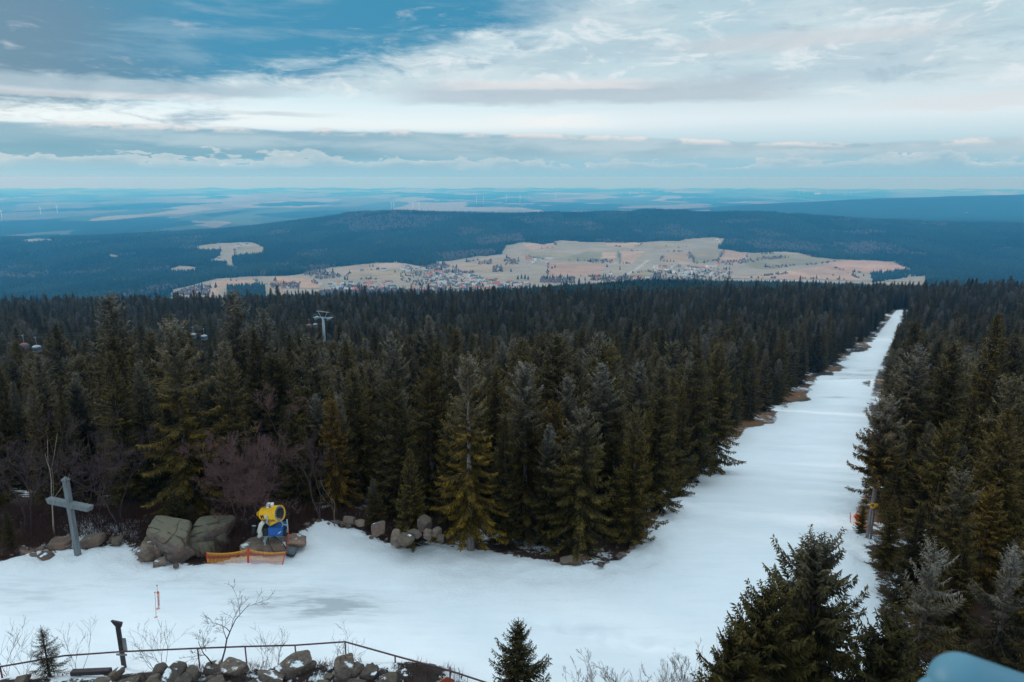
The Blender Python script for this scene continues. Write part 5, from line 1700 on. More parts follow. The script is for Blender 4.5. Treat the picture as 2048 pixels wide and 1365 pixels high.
# dead bracken and heather on the rim: a mass of fine stalks
def build_brush():
    N = 46000
    xs = RNG.uniform(-42, -5, N); ys = RNG.uniform(40.2, 49, N)
    # along the right-hand rim and the mound, too
    m1 = 7000
    xs[:m1] = RNG.uniform(-21, 1, m1); ys[:m1] = RNG.uniform(24.5, 29.2, m1)
    zs = ground(xs, ys)
    sd = sdist(xs, ys, SNOW); mo = mound(xs, ys)
    n = fbm(xs / 2.2, ys / 2.2, 4, 71)
    ok = ((sd < -.25) & (n > .40)) | ((mo > .35) & (n > .50) & (np.arange(N) < m1))
    ok |= (sd < -2.0) & (n > .30) & (ys > 40)
    xs, ys, zs, n = xs[ok], ys[ok], zs[ok], n[ok]
    k = len(xs)
    hh = np.where(mo[ok] > .35, RNG.uniform(.15, .45, k), RNG.uniform(.25, 1.15, k) * np.clip(n * 1.9, .4, 1.4))
    a = RNG.uniform(0, 6.283, k); tl = RNG.uniform(.1, 1.0, k)
    d = np.stack([np.cos(a) * tl, np.sin(a) * tl, np.ones(k)], 1); d /= np.linalg.norm(d, axis=1)[:, None]
    p = np.stack([xs, ys, zs - .05], 1)
    w = np.stack([-np.sin(a), np.cos(a), np.zeros(k)], 1) * RNG.uniform(.006, .016, k)[:, None]
    mid = p + d * hh[:, None] * .55; tip = mid + (d + RNG.normal(0, .35, (k, 3))) * hh[:, None] * .5
    V = np.stack([p - w, p + w, mid + w * .8, mid - w * .8, tip], 1).reshape(-1, 3)
    off = np.arange(k)[:, None] * 5
    F = np.concatenate([off + np.array([[0, 1, 2]]), off + np.array([[0, 2, 3]]), off + np.array([[3, 2, 4]])])
    # side twigs
    p2 = np.repeat(mid, 2, 0); d2 = np.repeat(d, 2, 0) + RNG.normal(0, .7, (2 * k, 3)); h2 = np.repeat(hh, 2) * RNG.uniform(.25, .6, 2 * k)
    w2 = np.repeat(w, 2, 0) * .6
    t2 = p2 + d2 * h2[:, None]
    V2 = np.stack([p2 - w2, p2 + w2, t2], 1).reshape(-1, 3)
    F2 = np.arange(len(V2)).reshape(-1, 3) + len(V)
    me = mesh_np('undergrowth', np.concatenate([V, V2]), np.concatenate([F, F2]), None, [M['brush']])
    tag(link('undergrowth', me), kind='stuff')
build_brush()

# ------------------------------------------------------------------ gondola lift
def build_lift():
    d = 292.0
    cen = Vector(at(646, 637, d))
    gx, gy = cen.x, cen.y
    gz = g1(gx, gy)
    pA = Vector(at(70, 672, 172)); 
    ldir = Vector((pA.x - cen.x, pA.y - cen.y, 0)).normalized()          # line towards the top station
    perp = Vector((-ldir.y, ldir.x, 0))
    if perp.x < 0: perp = -perp
    o = empty('lift_pylon', (gx, gy, gz)); tag(o, 'grey steel gondola lift pylon rising from the wood', 'lift pylon')
    h = cen.z - gz
    MB().tube([(0, 0, -.5), (0, 0, h * .6), (0, 0, h + .6)], [.62, .56, .50], 16).build('mast', M['lift'], o, smooth=True)
    m = MB().box((0, 0, h + .2), (7.0, .5, .45), Matrix((perp, ldir, Vector((0, 0, 1)))).transposed(), bev=.04)
    m.box((0, 0, h + .15), (1.5, .8, .9), Matrix((perp, ldir, Vector((0, 0, 1)))).transposed(), bev=.05)
    m.build('cross_arm', M['lift'], o)
    m = MB()
    top = h + 2.9
    m.tube([perp * -3.0 + Vector((0, 0, top + .12)), perp * 3.0 + Vector((0, 0, top - .12))], .17, 8)
    for s in (-1, 1):
        m.tube([perp * s * 2.3 + Vector((0, 0, top)), perp * s * 1.0 + Vector((0, 0, h + .4))], .13, 8)
    m.build('lifting_frame', M['galv'], o)
    for s in (-1, 1):
        m = MB()
        c = perp * s * 3.1 + Vector((0, 0, h - .1))
        RotM = Matrix((perp, ldir, Vector((0, 0, 1)))).transposed()
        m.box(c + Vector((0, 0, .1)), (.3, 3.6, .35), RotM, bev=.03)
        m.box(c + perp * s * .5 + Vector((0, 0, .5)), (.9, 3.2, .08), RotM)
        for k in range(6):
            q = c + ldir * (-1.5 + .6 * k) + Vector((0, 0, -.2))
            m.lathe([(-.07, .0), (-.07, .24), (.07, .24), (.07, .0)], q, perp, 12)
        for k in (-1, 1):
            m.tube([c + perp * s * .95 + ldir * k * 1.5 + Vector((0, 0, .5)), c + perp * s * .95 + ldir * k * 1.5 + Vector((0, 0, 1.4))], .04, 5)
        m.tube([c + perp * s * .95 + ldir * -1.5 + Vector((0, 0, 1.4)), c + perp * s * .95 + ldir * 1.5 + Vector((0, 0, 1.4))], .04, 5)
        m.build('sheave_train', M['lift'], o)
    m = MB()
    for k in range(26):
        zz = .5 + k * (h - .5) / 26
        m.box((-.0, -.78, zz), (.5, .04, .04))
    m.box((-.26, -.78, h / 2), (.04, .05, h)).box((.26, -.78, h / 2), (.04, .05, h))
    m.build('ladder', M['galv'], o)
    # cables: up-line and down-line
    slope = (pA.z + .0 - (cen.z - .3)) / (Vector((pA.x, pA.y, 0)) - Vector((cen.x, cen.y, 0))).length
    def cab_pt(s, t):
        base = cen + perp * s * 3.1 + ldir * t
        zz = cen.z - .38 + slope * t - (.55 * math.sin(math.pi * min(1, max(0, t / 128))) if t > 0 else 0) + (.16 * t * -1 * .0 if t > 0 else .15 * t)
        return Vector((base.x, base.y, zz))
    for s in (-1, 1):
        pts = [cab_pt(s, t) for t in np.linspace(-150, 210, 60)]
        lo = pts[0].copy()
        c = MB().tube([p - lo for p in pts], .026, 6).build('haul_cable', M['cable'], None, loc=lo)
        tag(c, ('left' if s < 0 else 'right') + '-hand haul cable of the gondola lift, stretched over the treetops', 'cable')
    def cabin(loc, mats, label):
        o = empty('gondola_cabin', loc, math.atan2(ldir.y, ldir.x)); tag(o, label, 'gondola cabin', 'cabins hanging on the lift')
        m = MB()
        m.box((0, 0, .06), (.7, .12, .14), bev=.03).tube([(0, 0, 0), (0, .1, -.5), (0, .1, -1.6), (0, 0, -2.0)], .05, 8)
        m.build('hanger', M['galv'], o)
        # rounded hull
        prof = [(-3.95, .35), (-3.88, .62), (-3.65, .82), (-3.2, .95), (-2.75, .95), (-2.35, .80), (-2.12, .55), (-2.05, .0)]
        def ring(z, r):
            n = 24; vs = []
            for k in range(n):
                a = 6.283 * k / n; cx, sx = math.cos(a), math.sin(a)
                e = .55
                vs.append((r * 1.05 * math.copysign(abs(cx) ** e, cx), r * .95 * math.copysign(abs(sx) ** e, sx), z))
            return vs
        m = MB(); n = 24
        vs = []
        for z, r in prof: vs += ring(z, max(r, .01))
        fs = []; 
        for i in range(len(prof) - 1):
            for k in range(n): fs.append((i * n + k, i * n + (k + 1) % n, (i + 1) * n + (k + 1) % n, (i + 1) * n + k))
        fs.append(tuple(range(n - 1, -1, -1)))
        m.add(vs, fs)
        hull = m.build('hull', M[mats], o, smooth=True)
        m = MB(); vs = ring(-3.25, .962) + ring(-2.72, .962) + ring(-2.42, .845)
        m.add(vs, [(i * n + k, i * n + (k + 1) % n, (i + 1) * n + (k + 1) % n, (i + 1) * n + k) for i in range(2) for k in range(n)])
        m.build('window_band', M['glass'], hull, smooth=True)
        m = MB()
        for k in (-1, 1):
            m.box((0, k * 1.0, -3.3), (1.0, .05, .05)).box((.4, k * .98, -3.1), (.06, .03, .5))
        m.build('ski_rack', M['galv'], o)
    def on_line(s, u, dmin):
        best = None
        for t in np.linspace(-140, 205, 1400):
            p = cab_pt(s, t); uu, vv, dd = project(p.x, p.y, p.z)
            e = abs(float(uu) - u)
            if best is None or e < best[0]: best = (e, p)
        return best[1]
    cabin(on_line(1, 70, 0), 'cabin_white', 'white gondola cabin furthest left on the lift, in front of dark spruces')
    cabin(on_line(-1, 44, 0), 'cabin_red', 'red and white gondola cabin half hidden left of the leftmost white one')
    cabin(on_line(1, 407, 0), 'cabin_white', 'white gondola cabin hanging in the middle between left border and pylon')
    cabin(on_line(-1, 385, 0), 'cabin_white', 'gondola cabin behind the middle white cabin')
    cabin(on_line(-1, 630, 0), 'cabin_white', 'grey-white gondola cabin hanging right at the pylon')
    cabin(on_line(-1, 617, 0), 'cabin_red', 'red gondola cabin next to the pylon')
build_lift()

# ------------------------------------------------------------------ valley: houses, crane, works, turbines
HOUSE_M = {}
def house_mats(roof, wall):
    k = (roof, wall)
    if k not in HOUSE_M:
        rc = {'red': (.50, .13, .07), 'brown': (.20, .10, .07), 'slate': (.10, .13, .15), 'grey': (.46, .49, .50)}[roof]
        wc = {'white': (.92, .91, .88), 'cream': (.80, .64, .42), 'grey': (.58, .58, .56)}[wall]
        HOUSE_M[k] = (simple(wall + '_render', wc, .8, 0, .08, .3), simple(roof + '_roof', rc, .7, 0, .2, .5))
    return HOUSE_M[k]

def house_mesh(w, d, h, rh, mats):
    m = MB()
    hw, hd = w / 2, d / 2
    m.add([(-hw, -hd, -1.5), (hw, -hd, -1.5), (hw, hd, -1.5), (-hw, hd, -1.5), (-hw, -hd, h), (hw, -hd, h), (hw, hd, h), (-hw, hd, h), (-hw, 0, h + rh * .97), (hw, 0, h + rh * .97)],
          [(0, 1, 5, 4), (1, 2, 6, 9, 5), (2, 3, 7, 6), (3, 0, 4, 8, 7)], 0)
    o = .55
    e = rh / hd * o
    m.add([(-hw - o, -hd - o, h - e), (hw + o, -hd - o, h - e), (hw + o, 0, h + rh), (-hw - o, 0, h + rh), (-hw - o, hd + o, h - e), (hw + o, hd + o, h - e),
           (-hw - o, -hd - o, h - e - .3), (hw + o, -hd - o, h - e - .3), (hw + o, 0, h + rh - .3), (-hw - o, 0, h + rh - .3), (-hw - o, hd + o, h - e - .3), (hw + o, hd + o, h - e - .3)],
          [(0, 1, 2, 3), (3, 2, 5, 4), (7, 6, 9, 8), (8, 9, 10, 11), (0, 6, 7, 1), (4, 5, 11, 10), (1, 7, 8, 2), (2, 8, 11, 5), (0, 3, 9, 6), (3, 4, 10, 9)], 1)
    m.box((hw * .3, hd * .25, h + rh * .95), (.8, .8, 1.6), mi=1)
    # window rows and door
    for s in (-1, 1):
        for k in range(max(2, int(w / 3))):
            xx = -hw + (k + .5) * w / max(2, int(w / 3))
            for zz in ((1.7, 4.3) if h > 4.8 else (1.7,)):
                m.box((xx, s * (hd + .02), zz), (1.1, .06, 1.3), mi=2)
        for yy in (-hd * .45, hd * .45):
            m.box((s * (hw + .02), yy, 1.8), (.06, 1.0, 1.3), mi=2)
            m.box((s * (hw + .02), yy, h - .9), (.06, 1.0, 1.2), mi=2)
    me = bpy.data.meshes.new('house'); me.from_pydata([tuple(p) for p in m.v], [], m.f)
    for k in list(mats) + [M['glass']]: me.materials.append(k)
    me.polygons.foreach_set('material_index', np.array(m.mi, np.int32)); me.update()
    return me
_HM = {}
def add_house(u, v, roof, wall, big, label, group, rz=None):
    x, y, z = hit(u, v, 1850, 5200)
    key = (roof, wall, big, random.randint(0, 1))
    if key not in _HM:
        w = {0: 12.5, 1: 16.5, 2: 28, 3: 46}[big] * (1 + .2 * key[3]); d = {0: 8, 1: 10, 2: 12, 3: 16}[big]
        _HM[key] = house_mesh(w, d, {0: 5.0, 1: 6.4, 2: 6.5, 3: 9}[big], {0: 3.6, 1: 4.2, 2: 4.6, 3: 2.2}[big], house_mats(roof, wall))
    o = link('house', _HM[key], None, (x, y, z + .2))
    o.rotation_euler = (0, 0, random.choice((0.15, 1.7, -.2, 1.35)) + random.uniform(-.35, .35) if rz is None else rz)
    tag(o, label, 'house', group)
    return o

def build_village():
    rg = random.Random(9)
    clusters = [  # polygon, number, phrase
        ([(660, 570), (700, 565), (790, 566), (800, 574), (760, 581), (690, 586), (655, 580)], 40, 'in the western end of the main village'),
        ([(805, 535), (880, 540), (880, 552), (840, 556), (800, 545)], 18, 'on the slope above the main village'),
        ([(840, 552), (900, 548), (960, 556), (965, 578), (900, 588), (860, 578)], 84, 'in the thick of the main village'),
        ([(960, 560), (1060, 568), (1062, 578), (1000, 583), (955, 580)], 42, 'at the eastern end of the main village'),
        ([(1048, 516), (1075, 515), (1090, 519), (1112, 522), (1110, 525), (1085, 525), (1050, 521)], 11, 'in the hamlet among the middle fields'),
        ([(1305, 533), (1400, 533), (1415, 550), (1380, 554), (1310, 545)], 34, 'in the second village on the right'),
        ([(1410, 532), (1450, 530), (1452, 536), (1420, 540)], 6, 'in the farmstead beside the second village'),
        ([(1395, 544), (1465, 545), (1460, 550), (1400, 551)], 9, 'along the lane east of the second village'),
        ([(1265, 556), (1315, 556), (1315, 562), (1270, 562)], 8, 'in the row below the second village'),
        ([(1405, 573), (1460, 574), (1460, 582), (1415, 582)], 10, 'just over the dark treetops at right centre'),
    ]
    taken = []
    for poly, n, ph in clusters:
        us = [p[0] for p in poly]; vs = [p[1] for p in poly]
        c = 0; tries = 0
        while c < n and tries < 4000:
            tries += 1
            u = rg.uniform(min(us), max(us)); v = rg.uniform(min(vs), max(vs))
            if not in_poly(np.array([u]), np.array([v]), poly)[0]: continue
            if any(abs(u - a) < 6.0 and abs(v - b) < 2.0 for a, b in taken): continue
            taken.append((u, v)); c += 1
            roof = rg.choices(['red', 'brown', 'slate', 'grey'], [.30, .14, .36, .20])[0]
            wall = rg.choices(['white', 'cream', 'grey'], [.72, .18, .10])[0]
            big = rg.choices([0, 1, 2], [.45, .45, .10])[0]
            size = {0: 'small', 1: 'plain', 2: 'long'}[big]
            add_house(u, v, roof, wall, big, f'{size} {wall} house with {roof} roof {ph}', f'{size} {wall} houses with {roof} roofs {ph}')
    singles = [(476, 492, 'slate', 'white', 1, 'dark-roofed farmhouse leftmost in the forest clearing'), (482, 491, 'grey', 'grey', 1, 'grey farm building in the forest clearing'), (488, 491.5, 'grey', 'white', 0, 'pale shed in the forest clearing'), (494, 490.5, 'slate', 'white', 1, 'dark-roofed barn rightmost in the forest clearing'),
               (434, 519, 'slate', 'white', 0, 'dark-roofed house left in the lower clearing'), (439, 520, 'slate', 'white', 1, 'white house right in the lower clearing'),
               (368, 545, 'slate', 'white', 1, 'white farmhouse leftmost of three by the small brown field'), (378, 543, 'brown', 'cream', 0, 'cream barn in the middle of three by the small brown field'), (387, 541, 'slate', 'white', 0, 'little white house rightmost of three by the small brown field'),
               (1434, 480, 'red', 'white', 1, 'red-roofed house at the upper edge of the fields under the ridge'), (1439, 484, 'grey', 'white', 0, 'tiny white hut below the red-roofed ridge house'), (1222, 549, 'slate', 'white', 1, 'white house with dark roof alone at the field foot'),
               (1194, 560, 'red', 'white', 1, 'red-roofed white house alone over the dark wood'), (792, 525, 'brown', 'white', 1, 'lone chapel-like white house at the top of the left meadow'), (724, 543, 'slate', 'grey', 0, 'lone field barn in the left meadow'), (806, 518, 'grey', 'white', 0, 'small white house at the wood edge above the village'),
               (838, 520, 'red', 'cream', 1, 'red-roofed cream house at the wood edge above the village'), (846, 515, 'red', 'white', 0, 'small red-roofed house highest at the wood edge'), (874, 526, 'slate', 'white', 1, 'white house on the green spur above the village'), (881, 527, 'grey', 'white', 0, 'pale hut beside the white house on the green spur'),
               (846, 583, 'red', 'cream', 2, 'long red-roofed block in front of the main village'), (826, 581, 'red', 'grey', 2, 'long low red-roofed block left of the other red block'), (918, 585, 'red', 'cream', 1, 'orange-red roofed house at the near edge of the main village'), (1065, 527, 'grey', 'white', 1, 'pale barn below the hamlet among the middle fields'),
               (1036, 578, 'red', 'white', 1, 'bright red gabled house over the wood edge right of the main village'), (640, 571, 'grey', 'white', 0, 'white hut by the meadow left of the main village'), (768, 541, 'slate', 'white', 1, 'white house with wide dark roof left of the upper village'), (775, 537, 'grey', 'white', 0, 'white cottage above the wide dark-roofed one')]
    for u, v, roof, wall, big, lb in singles:
        add_house(u, v, roof, wall, big, lb, None)
    # grey factory halls beside the crane
    for (u, v, rz, lb) in ((575, 600, .1, 'long grey factory hall under the tower crane'), (622, 596, .1, 'grey factory hall right of the tower crane, half hidden by treetops'), (550, 603, .15, 'low white works shed left of the tower crane')):
        add_house(u, v, 'grey', 'grey' if u > 560 else 'white', 3, lb, None, rz)
    # church tower
    x, y, z = hit(939, 556, 1850)
    o = empty('church', (x, y, z)); tag(o, 'small church with white square tower and dark pointed spire in the main village', 'church')
    MB().box((0, 0, 8), (6, 6, 18)).build('tower', house_mats('slate', 'white')[0], o)
    m = MB(); m.add([(-3.3, -3.3, 17), (3.3, -3.3, 17), (3.3, 3.3, 17), (-3.3, 3.3, 17), (0, 0, 27)], [(0, 1, 4), (1, 2, 4), (2, 3, 4), (3, 0, 4), (3, 2, 1, 0)])
    m.build('spire', house_mats('slate', 'white')[1], o)
    me = house_mesh(18, 10, 7, 6, house_mats('slate', 'white')); n = link('nave', me, o, (12.2, 0, 0))
build_village()

def build_crane():
    x, y, z = hit(566, 602, 1850)
    t = at(566, 563, y); h = t[2] - z
    o = empty('tower_crane', (x, y, z), R(20)); tag(o, 'orange tower crane over the works at the left end of the village', 'crane')
    def lattice(A, B, w, n, r=.16):
        A, B = Vector(A), Vector(B); m = MB(); ax = (B - A).normalized()
        ref = Vector((0, 0, 1)) if abs(ax.z) < .9 else Vector((1, 0, 0))
        a = ax.cross(ref).normalized() * w / 2; b = ax.cross(a).normalized() * w / 2
        cs = [a + b, a - b, -a - b, -a + b]
        for c in cs: m.tube([A + c, B + c], r, 4)
        for i in range(n):
            p = A.lerp(B, i / n); q = A.lerp(B, (i + 1) / n)
            for k in range(4):
                m.tube([p + cs[k], q + cs[(k + 1) % 4]], r * .7, 4)
        return m
    lattice((0, 0, 0), (0, 0, h), 2.6, 16, .42).build('mast', M['crane'], o)
    lattice((2, 0, h), (-34, 0, h + .5), 1.8, 18, .26).build('jib', M['crane'], o)
    lattice((0, 0, h), (12, 0, h), 1.8, 6, .26).build('counter_jib', M['crane'], o)
    MB().box((11, 0, h - 1.6), (3, 2.2, 2.8), bev=.1).build('counterweight', M['galv'], o)
    MB().box((-1.8, -1.6, h - 1.2), (1.8, 1.8, 2.2), bev=.1).build('cab', M['crane'], o)
    m = lattice((0, 0, h), (0, 0, h + 5.5), 1.4, 4, .22)
    m.tube([(0, 0, h + 5.5), (-22, 0, h + 1)], .10, 4).tube([(0, 0, h + 5.5), (10, 0, h + 1)], .10, 4)
    m.build('apex', M['crane'], o)
build_crane()

def build_turbines():
    L = [(5, 442, 422), (82, 430, 417), (115, 427, 413), (783, 419, 405), (788, 419, 405), (826, 420, 409), (838, 419.5, 406), (953, 410, 396), (967, 410, 394), (1013, 404, 391), (1040, 409, 392), (1058, 404, 390), (1062, 404, 390),
         (1111, 403.5, 391), (1242, 392, 384), (1258, 392, 384), (1260.5, 392, 384), (1285, 386, 377), (1313, 386.5, 377), (1334, 385, 377), (1355, 386, 377), (1361, 386, 378), (1375, 385.5, 377), (1598, 389, 380), (1608, 389, 381), (1655, 389, 380), (1690, 389.5, 381), (1701, 389.5, 380)]
    rg = random.Random(5)
    for (u, v, vt) in L:
        x, y, z = hit(u, v, 6000, 40500)
        h = min(190, max(100, at(u, vt, y)[2] - z))
        o = empty('wind_turbine', (x, y, z), rg.uniform(-.5, .5))
        where = 'at the far left' if u < 200 else ('above the middle of the wooded ridge' if u < 900 else ('on the plain behind the centre of the ridge' if u < 1150 else ('on the hazy plain right of centre' if u < 1500 else 'near the bright sand heap on the horizon')))
        tag(o, f'white wind turbine {where}', 'wind turbine', f'wind turbines {where}')
        MB().tube([(0, 0, -2), (0, 0, h)], [4.2, 2.6], 10).build('tower', M['turbine'], o, smooth=True)
        nac = MB().box((0, -1, h + 1.5), (4.5, 10, 4.5), bev=.8).build('nacelle', M['turbine'], o)
        a0 = rg.uniform(0, 2.09)
        for k in range(3):
            a = a0 + k * 2.094; bl = h * .40
            d = Vector((math.sin(a), 0, math.cos(a))); w = Vector((math.cos(a), 0, -math.sin(a)))
            c = Vector((0, -7, h + 1.5))
            m = MB()
            prof = [(0, 1.0, .9), (.12, 2.2, .6), (.35, 1.6, .4), (1.0, .35, .12)]
            vs = []
            for f, ww, th in prof:
                p = c + d * bl * f
                vs += [p + w * ww, p + Vector((0, -th, 0)), p - w * ww, p + Vector((0, th, 0))]
            fs = [(i * 4 + j, i * 4 + (j + 1) % 4, (i + 1) * 4 + (j + 1) % 4, (i + 1) * 4 + j) for i in range(3) for j in range(4)]
            m.add(vs, fs)
            m.build('blade', M['turbine'], o)
    # sand pit that catches the light on the horizon
    x, y, z = hit(1635, 389, 9000, 40500)
    me = rock_mesh(900, 3, 9, (130, 60, 40), .1, 'rock'); me.materials.clear(); me.materials.append(simple('pale_sand', (.75, .62, .5), .9, 0, .1, .02))
    o = link('sand_heap', me, None, (x, y, z + 15)); tag(o, 'bright heap of pale sand on the horizon plain', 'sand heap')
build_turbines()

# ------------------------------------------------------------------ sky
def build_world():
    w = bpy.data.worlds.new('World'); SC.world = w; w.use_nodes = True
    k = NT(w.node_tree); k.n.clear()
    out = k.new('ShaderNodeOutputWorld')
    sky = k.new('ShaderNodeTexSky', sky_type='NISHITA'); sky.sun_disc = False
    sky.sun_elevation = SUN_EL; sky.sun_rotation = SUN_ROT; sky.altitude = 1000; sky.air_density = 1.2; sky.dust_density = 2.0; sky.ozone_density = 2.5
    bg_clear = k.new('ShaderNodeBackground'); k.l.new(sky.outputs[0], bg_clear.inputs[0]); bg_clear.inputs[1].default_value = SKY_STR
    tc = k.new('ShaderNodeTexCoord').outputs['Generated']
    sx = k.new('ShaderNodeSeparateXYZ'); k.l.new(tc, sx.inputs[0])
    X, Y, Z = sx.outputs
    el = k.m('MULTIPLY', k.m('ARCSINE', Z), 57.2958)
    az = k.m('MULTIPLY', k.m('ARCTAN2', X, Y), 57.2958)
    P = k.comb(k.m('MULTIPLY', az, .055), k.m('MULTIPLY', el, .24), 0.0)
    P2 = k.comb(k.m('MULTIPLY', az, .10), k.m('MULTIPLY', el, .62), 3.7)
    P3 = k.comb(k.m('MULTIPLY', az, .30), k.m('MULTIPLY', el, .75), 9.1)
    nA = k.noise(P, 1.0, 7, .58, .25)
    nB = k.noise(P, 3.4, 9, .64, .5)
    nC = k.noise(P2, 1.0, 7, .6, .2)
    nD = k.noise(P3, 1.0, 6, .6, .15)
    cA = k.m('SUBTRACT', nA, .5); cB = k.m('SUBTRACT', nB, .5); cC = k.m('SUBTRACT', nC, .5); cD = k.m('SUBTRACT', nD, .5)
    def add(*a):
        r = a[0]
        for b in a[1:]: r = k.m('ADD', r, b)
        return r
    def mul(*a):
        r = a[0]
        for b in a[1:]: r = k.m('MULTIPLY', r, b)
        return r
    left = k.ss(12, -30, az)                 # 1 on the left
    # base veil of high cloud: elevation ramp (-2 .. 90 deg on a square-root scale)
    t = k.m('POWER', k.m('DIVIDE', k.m('MAXIMUM', k.m('ADD', el, 2.0), 0.0), 92.0), .5)
    def e2(x): return ((x + 2) / 92) ** .5
    base = k.ramp(t, [(e2(-1.5), (.25, .48, .66)), (e2(.05), (.30, .56, .69)), (e2(.6), (.31, .555, .685)), (e2(1.4), (.33, .57, .69)), (e2(2.6), (.50, .69, .78)), (e2(4.4), (.74, .85, .90)), (e2(7), (.60, .74, .80)), (e2(10), (.50, .67, .74)), (e2(16), (.46, .63, .72)), (e2(32), (1.04, 1.30, 1.45)), (e2(90), (1.0, 1.25, 1.39))])
    lf = k.mix(k.m('MULTIPLY', left, k.ss(.1, .8, el)), (1.0, 1.0, 1.0), (.74, .94, 1.0))
    base = k.mix(k.m('SUBTRACT', 1.0, k.ss(1.5, 3.5, el)), base, k.mix(1.0, base, lf, 'MULTIPLY'))
    # soft streaks in the veil
    st = k.ss(.42, .66, nA)
    hi = k.ss(4.5, 7.5, el)
    base = k.mix(mul(st, hi, .55), base, (.80, .86, .88))
    base = k.mix(mul(k.ss(.60, .38, nC), hi, .45), base, (.40, .54, .63))
    P4 = k.comb(k.m('MULTIPLY', az, .20), k.m('MULTIPLY', el, .62), 21.3)
    nE = k.noise(P4, 1.0, 9, .66, .6)
    mot = mul(k.m('SUBTRACT', nE, .5), k.ss(4.5, 7.0, el), k.ss(30, 14, el))
    base = k.mix(k.m('MULTIPLY', k.ss(.02, .16, mot), .6), base, (.86, .90, .92))
    base = k.mix(k.m('MULTIPLY', k.ss(-.02, -.17, mot), .55), base, (.36, .51, .61))
    # clear window above the bank of cloud
    gap = mul(k.ss(3.2, 4.1, el), k.ss(6.6, 5.2, add(el, mul(cA, 2.5))), k.ss(22, -8, az))
    clear = k.mix(k.ss(3.5, 6.5, el), (.88, .95, .97), (.66, .87, .95))
    base = k.mix(mul(gap, .9), base, clear)
    # great dark mass at upper left
    elb = add(4.7, mul(k.m('MAXIMUM', k.m('ADD', az, 25.0), 0.0), .19), mul(k.m('MAXIMUM', k.m('ADD', az, 38.0), 0.0), .03))
    dk = k.ss(-1.2, 2.0, add(k.m('SUBTRACT', el, elb), mul(cB, 9.0), mul(cA, 6.0), mul(cD, 2.5)))
    dk = mul(dk, k.ss(9, -2, add(az, mul(cA, 20.0))))
    blue = k.mix(k.ss(-34, -20, add(az, mul(cA, 14.0))), (.12, .25, .36), (.045, .27, .45))
    dcol = k.mix(mul(k.ss(.44, .66, nC), .75), blue, (.20, .38, .52))
    dcol = k.mix(mul(k.ss(.58, .74, nB), .7), dcol, (.46, .53, .62))
    base = k.mix(mul(dk, k.ss(28, 14, el)), base, dcol)
    # ragged bright fringe below that mass
    fr = k.ss(1.1, 0.0, k.m('ABSOLUTE', add(k.m('SUBTRACT', el, elb), mul(cB, 9.0), mul(cA, 6.0), 1.1)))
    base = k.mix(mul(fr, k.ss(.48, .64, nD), k.ss(14, 2, az), .5), base, (.82, .88, .90))
    # long grey bars with pale tops
    def bar(e0, hh, a0, a1, col, rag, amt):
        nonlocal base
        c = add(el, mul(cC, rag), mul(cD, rag * .5))
        m_ = mul(k.ss(e0 - hh, e0 - hh * .5, c), k.ss(e0 + hh, e0 + hh * .2, c), k.ss(a0, a0 + 7, az), k.ss(a1, a1 - 7, az), amt)
        base = k.mix(m_, base, col)
    bar(6.45, 1.1, -12, 24, (.46, .55, .63), 1.6, .75)
    bar(7.15, .55, -8, 14, (.80, .78, .78), 1.2, .6)
    bar(6.1, .7, -44, -14, (.40, .53, .62), 1.2, .8)
    bar(5.55, .35, -44, -18, (.70, .72, .76), .8, .55)
    bar(4.75, .22, -25, -12, (.55, .63, .69), .6, .7)
    bar(9.6, .8, 10, 34, (.62, .66, .70), 1.8, .6)
    bar(4.4, .7, -4, 10, (.90, .92, .92), 1.4, .8)
    bar(5.0, .8, 24, 44, (.72, .76, .79), 1.4, .7)
    # bank of stratus
    top = add(3.62, mul(cC, .9), mul(cD, .5), mul(k.ss(-10, 30, az), -1.15))
    bank = mul(k.ss(.12, -.16, k.m('SUBTRACT', el, top)), k.ss(1.0, 2.0, el))
    bcol = k.mix(k.ss(.40, .62, nC), k.mix(left, (.34, .51, .61), (.20, .40, .53)), k.mix(left, (.47, .61, .69), (.38, .54, .64)))
    base = k.mix(mul(bank, .92), base, bcol)
    rim = mul(k.ss(-.55, -.08, k.m('SUBTRACT', el, top)), k.ss(.10, -.06, k.m('SUBTRACT', el, top)), k.ss(.44, .60, nD))
    base = k.mix(mul(rim, .85), base, (.82, .79, .79))
    # dark gap under the bank on the left
    base = k.mix(mul(k.ss(.9, .2, k.m('ABSOLUTE', add(k.m('SUBTRACT', el, 1.75), mul(cC, 1.2)))), left, .75), base, (.12, .36, .50))
    # low cumulus row
    ctop = add(1.35, mul(cD, 3.6), mul(cC, 1.6), mul(cA, 2.2))
    cu = mul(k.ss(.10, -.10, k.m('SUBTRACT', el, ctop)), k.ss(.3, 1.2, el))
    ccol = k.mix(k.ss(-1.0, -.05, k.m('SUBTRACT', el, ctop)), (.31, .52, .64), (.50, .63, .70))
    base = k.mix(mul(cu, .8), base, ccol)
    crim = mul(k.ss(-.22, -.02, k.m('SUBTRACT', el, ctop)), k.ss(.06, -.02, k.m('SUBTRACT', el, ctop)), k.ss(.50, .66, nB))
    base = k.mix(mul(crim, .6), base, (.74, .77, .79))
    bg_cloud = k.new('ShaderNodeBackground'); k.l.new(base, bg_cloud.inputs[0]); bg_cloud.inputs[1].default_value = CLOUD_STR
    mixs = k.new('ShaderNodeMixShader')
    cov = k.m('SUBTRACT', 1.0, mul(gap, .10), clamp=True)
    k.l.new(k.m('MINIMUM', cov, .93), mixs.inputs[0]); k.l.new(bg_clear.outputs[0], mixs.inputs[1]); k.l.new(bg_cloud.outputs[0], mixs.inputs[2])
    k.l.new(mixs.outputs[0], out.inputs['Surface'])

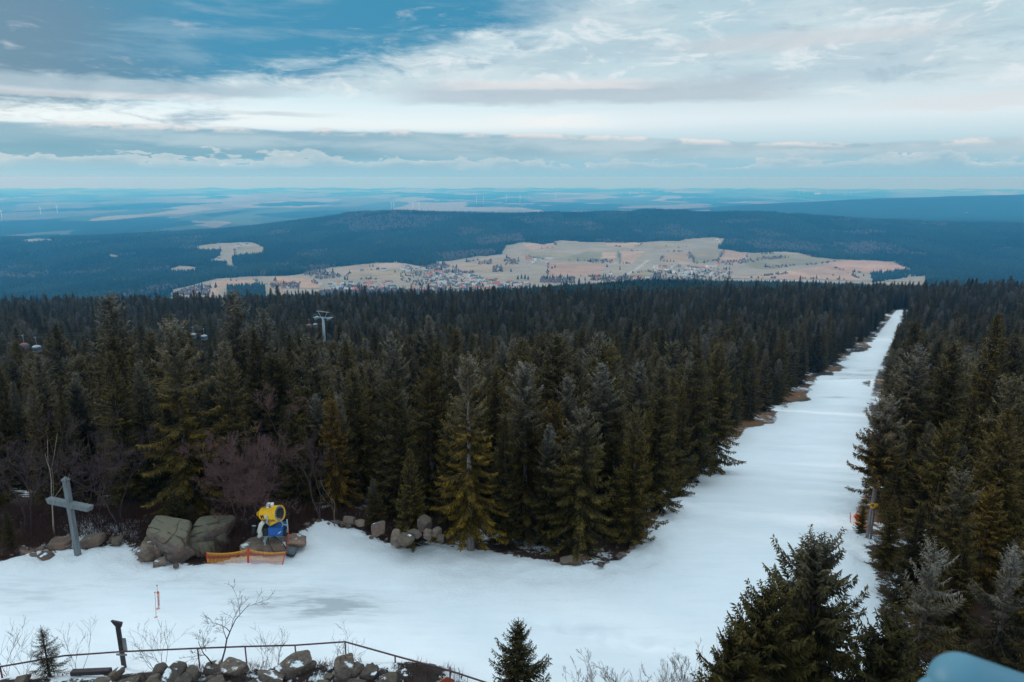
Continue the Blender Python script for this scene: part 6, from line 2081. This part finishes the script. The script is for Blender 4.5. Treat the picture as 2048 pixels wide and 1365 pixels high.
SUN_EL = R(17); SUN_AZ = R(-58)          # low veiled sun ahead, to the left
SUN_ROT = SUN_AZ
SKY_STR = .08
CLOUD_STR = .95
build_world()
sl = bpy.data.lights.new('Sun', 'SUN'); sl.energy = 1.3; sl.angle = R(10); sl.color = (1.0, .90, .80)
so = bpy.data.objects.new('Sun', sl); COL.objects.link(so)
sd_ = Vector((math.sin(SUN_AZ) * math.cos(SUN_EL), math.cos(SUN_AZ) * math.cos(SUN_EL), math.sin(SUN_EL)))
so.rotation_euler = (-sd_).to_track_quat('-Z', 'Y').to_euler(); so.location = (0, 0, 60)

# ------------------------------------------------------------------ haze
def build_haze():
    m = bpy.data.materials.new('haze_air'); m.use_nodes = True
    n = m.node_tree.nodes; n.clear()
    out = n.new('ShaderNodeOutputMaterial'); pv = n.new('ShaderNodeVolumePrincipled')
    pv.inputs['Color'].default_value = HAZE_COL + (1,); pv.inputs['Density'].default_value = HAZE_D; pv.inputs['Anisotropy'].default_value = .2; pv.inputs['Absorption Color'].default_value = (1, .84, 1, 1)
    m.node_tree.links.new(pv.outputs[0], out.inputs['Volume'])
    zlow = float(_FZ.min()) - 160
    b = MB().box((0, 20400, (zlow + 34) / 2), (110000, 43000, 34 - zlow))
    o = b.build('haze', m); tag(o, kind='stuff')
HAZE_COL = (.085, .51, 1.0)
HAZE_D = 1.0e-4
build_haze()

# ------------------------------------------------------------------ camera
cam = bpy.data.cameras.new('Camera'); co = bpy.data.objects.new('Camera', cam); COL.objects.link(co)
co.location = (0, 0, CAM_Z); co.rotation_euler = (R(90) - PITCH, 0, 0)
cam.sensor_width = 36.0; cam.lens = 36.0 * FOC / 2048.0
cam.clip_start = .05; cam.clip_end = 120000
cam.dof.use_dof = True; cam.dof.focus_distance = 70; cam.dof.aperture_fstop = 5.6
SC.camera = co
SC.view_settings.view_transform = 'Standard'; SC.view_settings.look = 'None'; SC.view_settings.gamma = 1.0
SC.view_settings.exposure = 0.12
SC.view_settings.use_curve_mapping = False
SC.render.filter_size = 1.25
SC.cycles.volume_bounces = 10; SC.cycles.max_bounces = 12; SC.cycles.diffuse_bounces = 2; SC.cycles.glossy_bounces = 2; SC.cycles.transparent_max_bounces = 4
SC.cycles.use_denoising = True
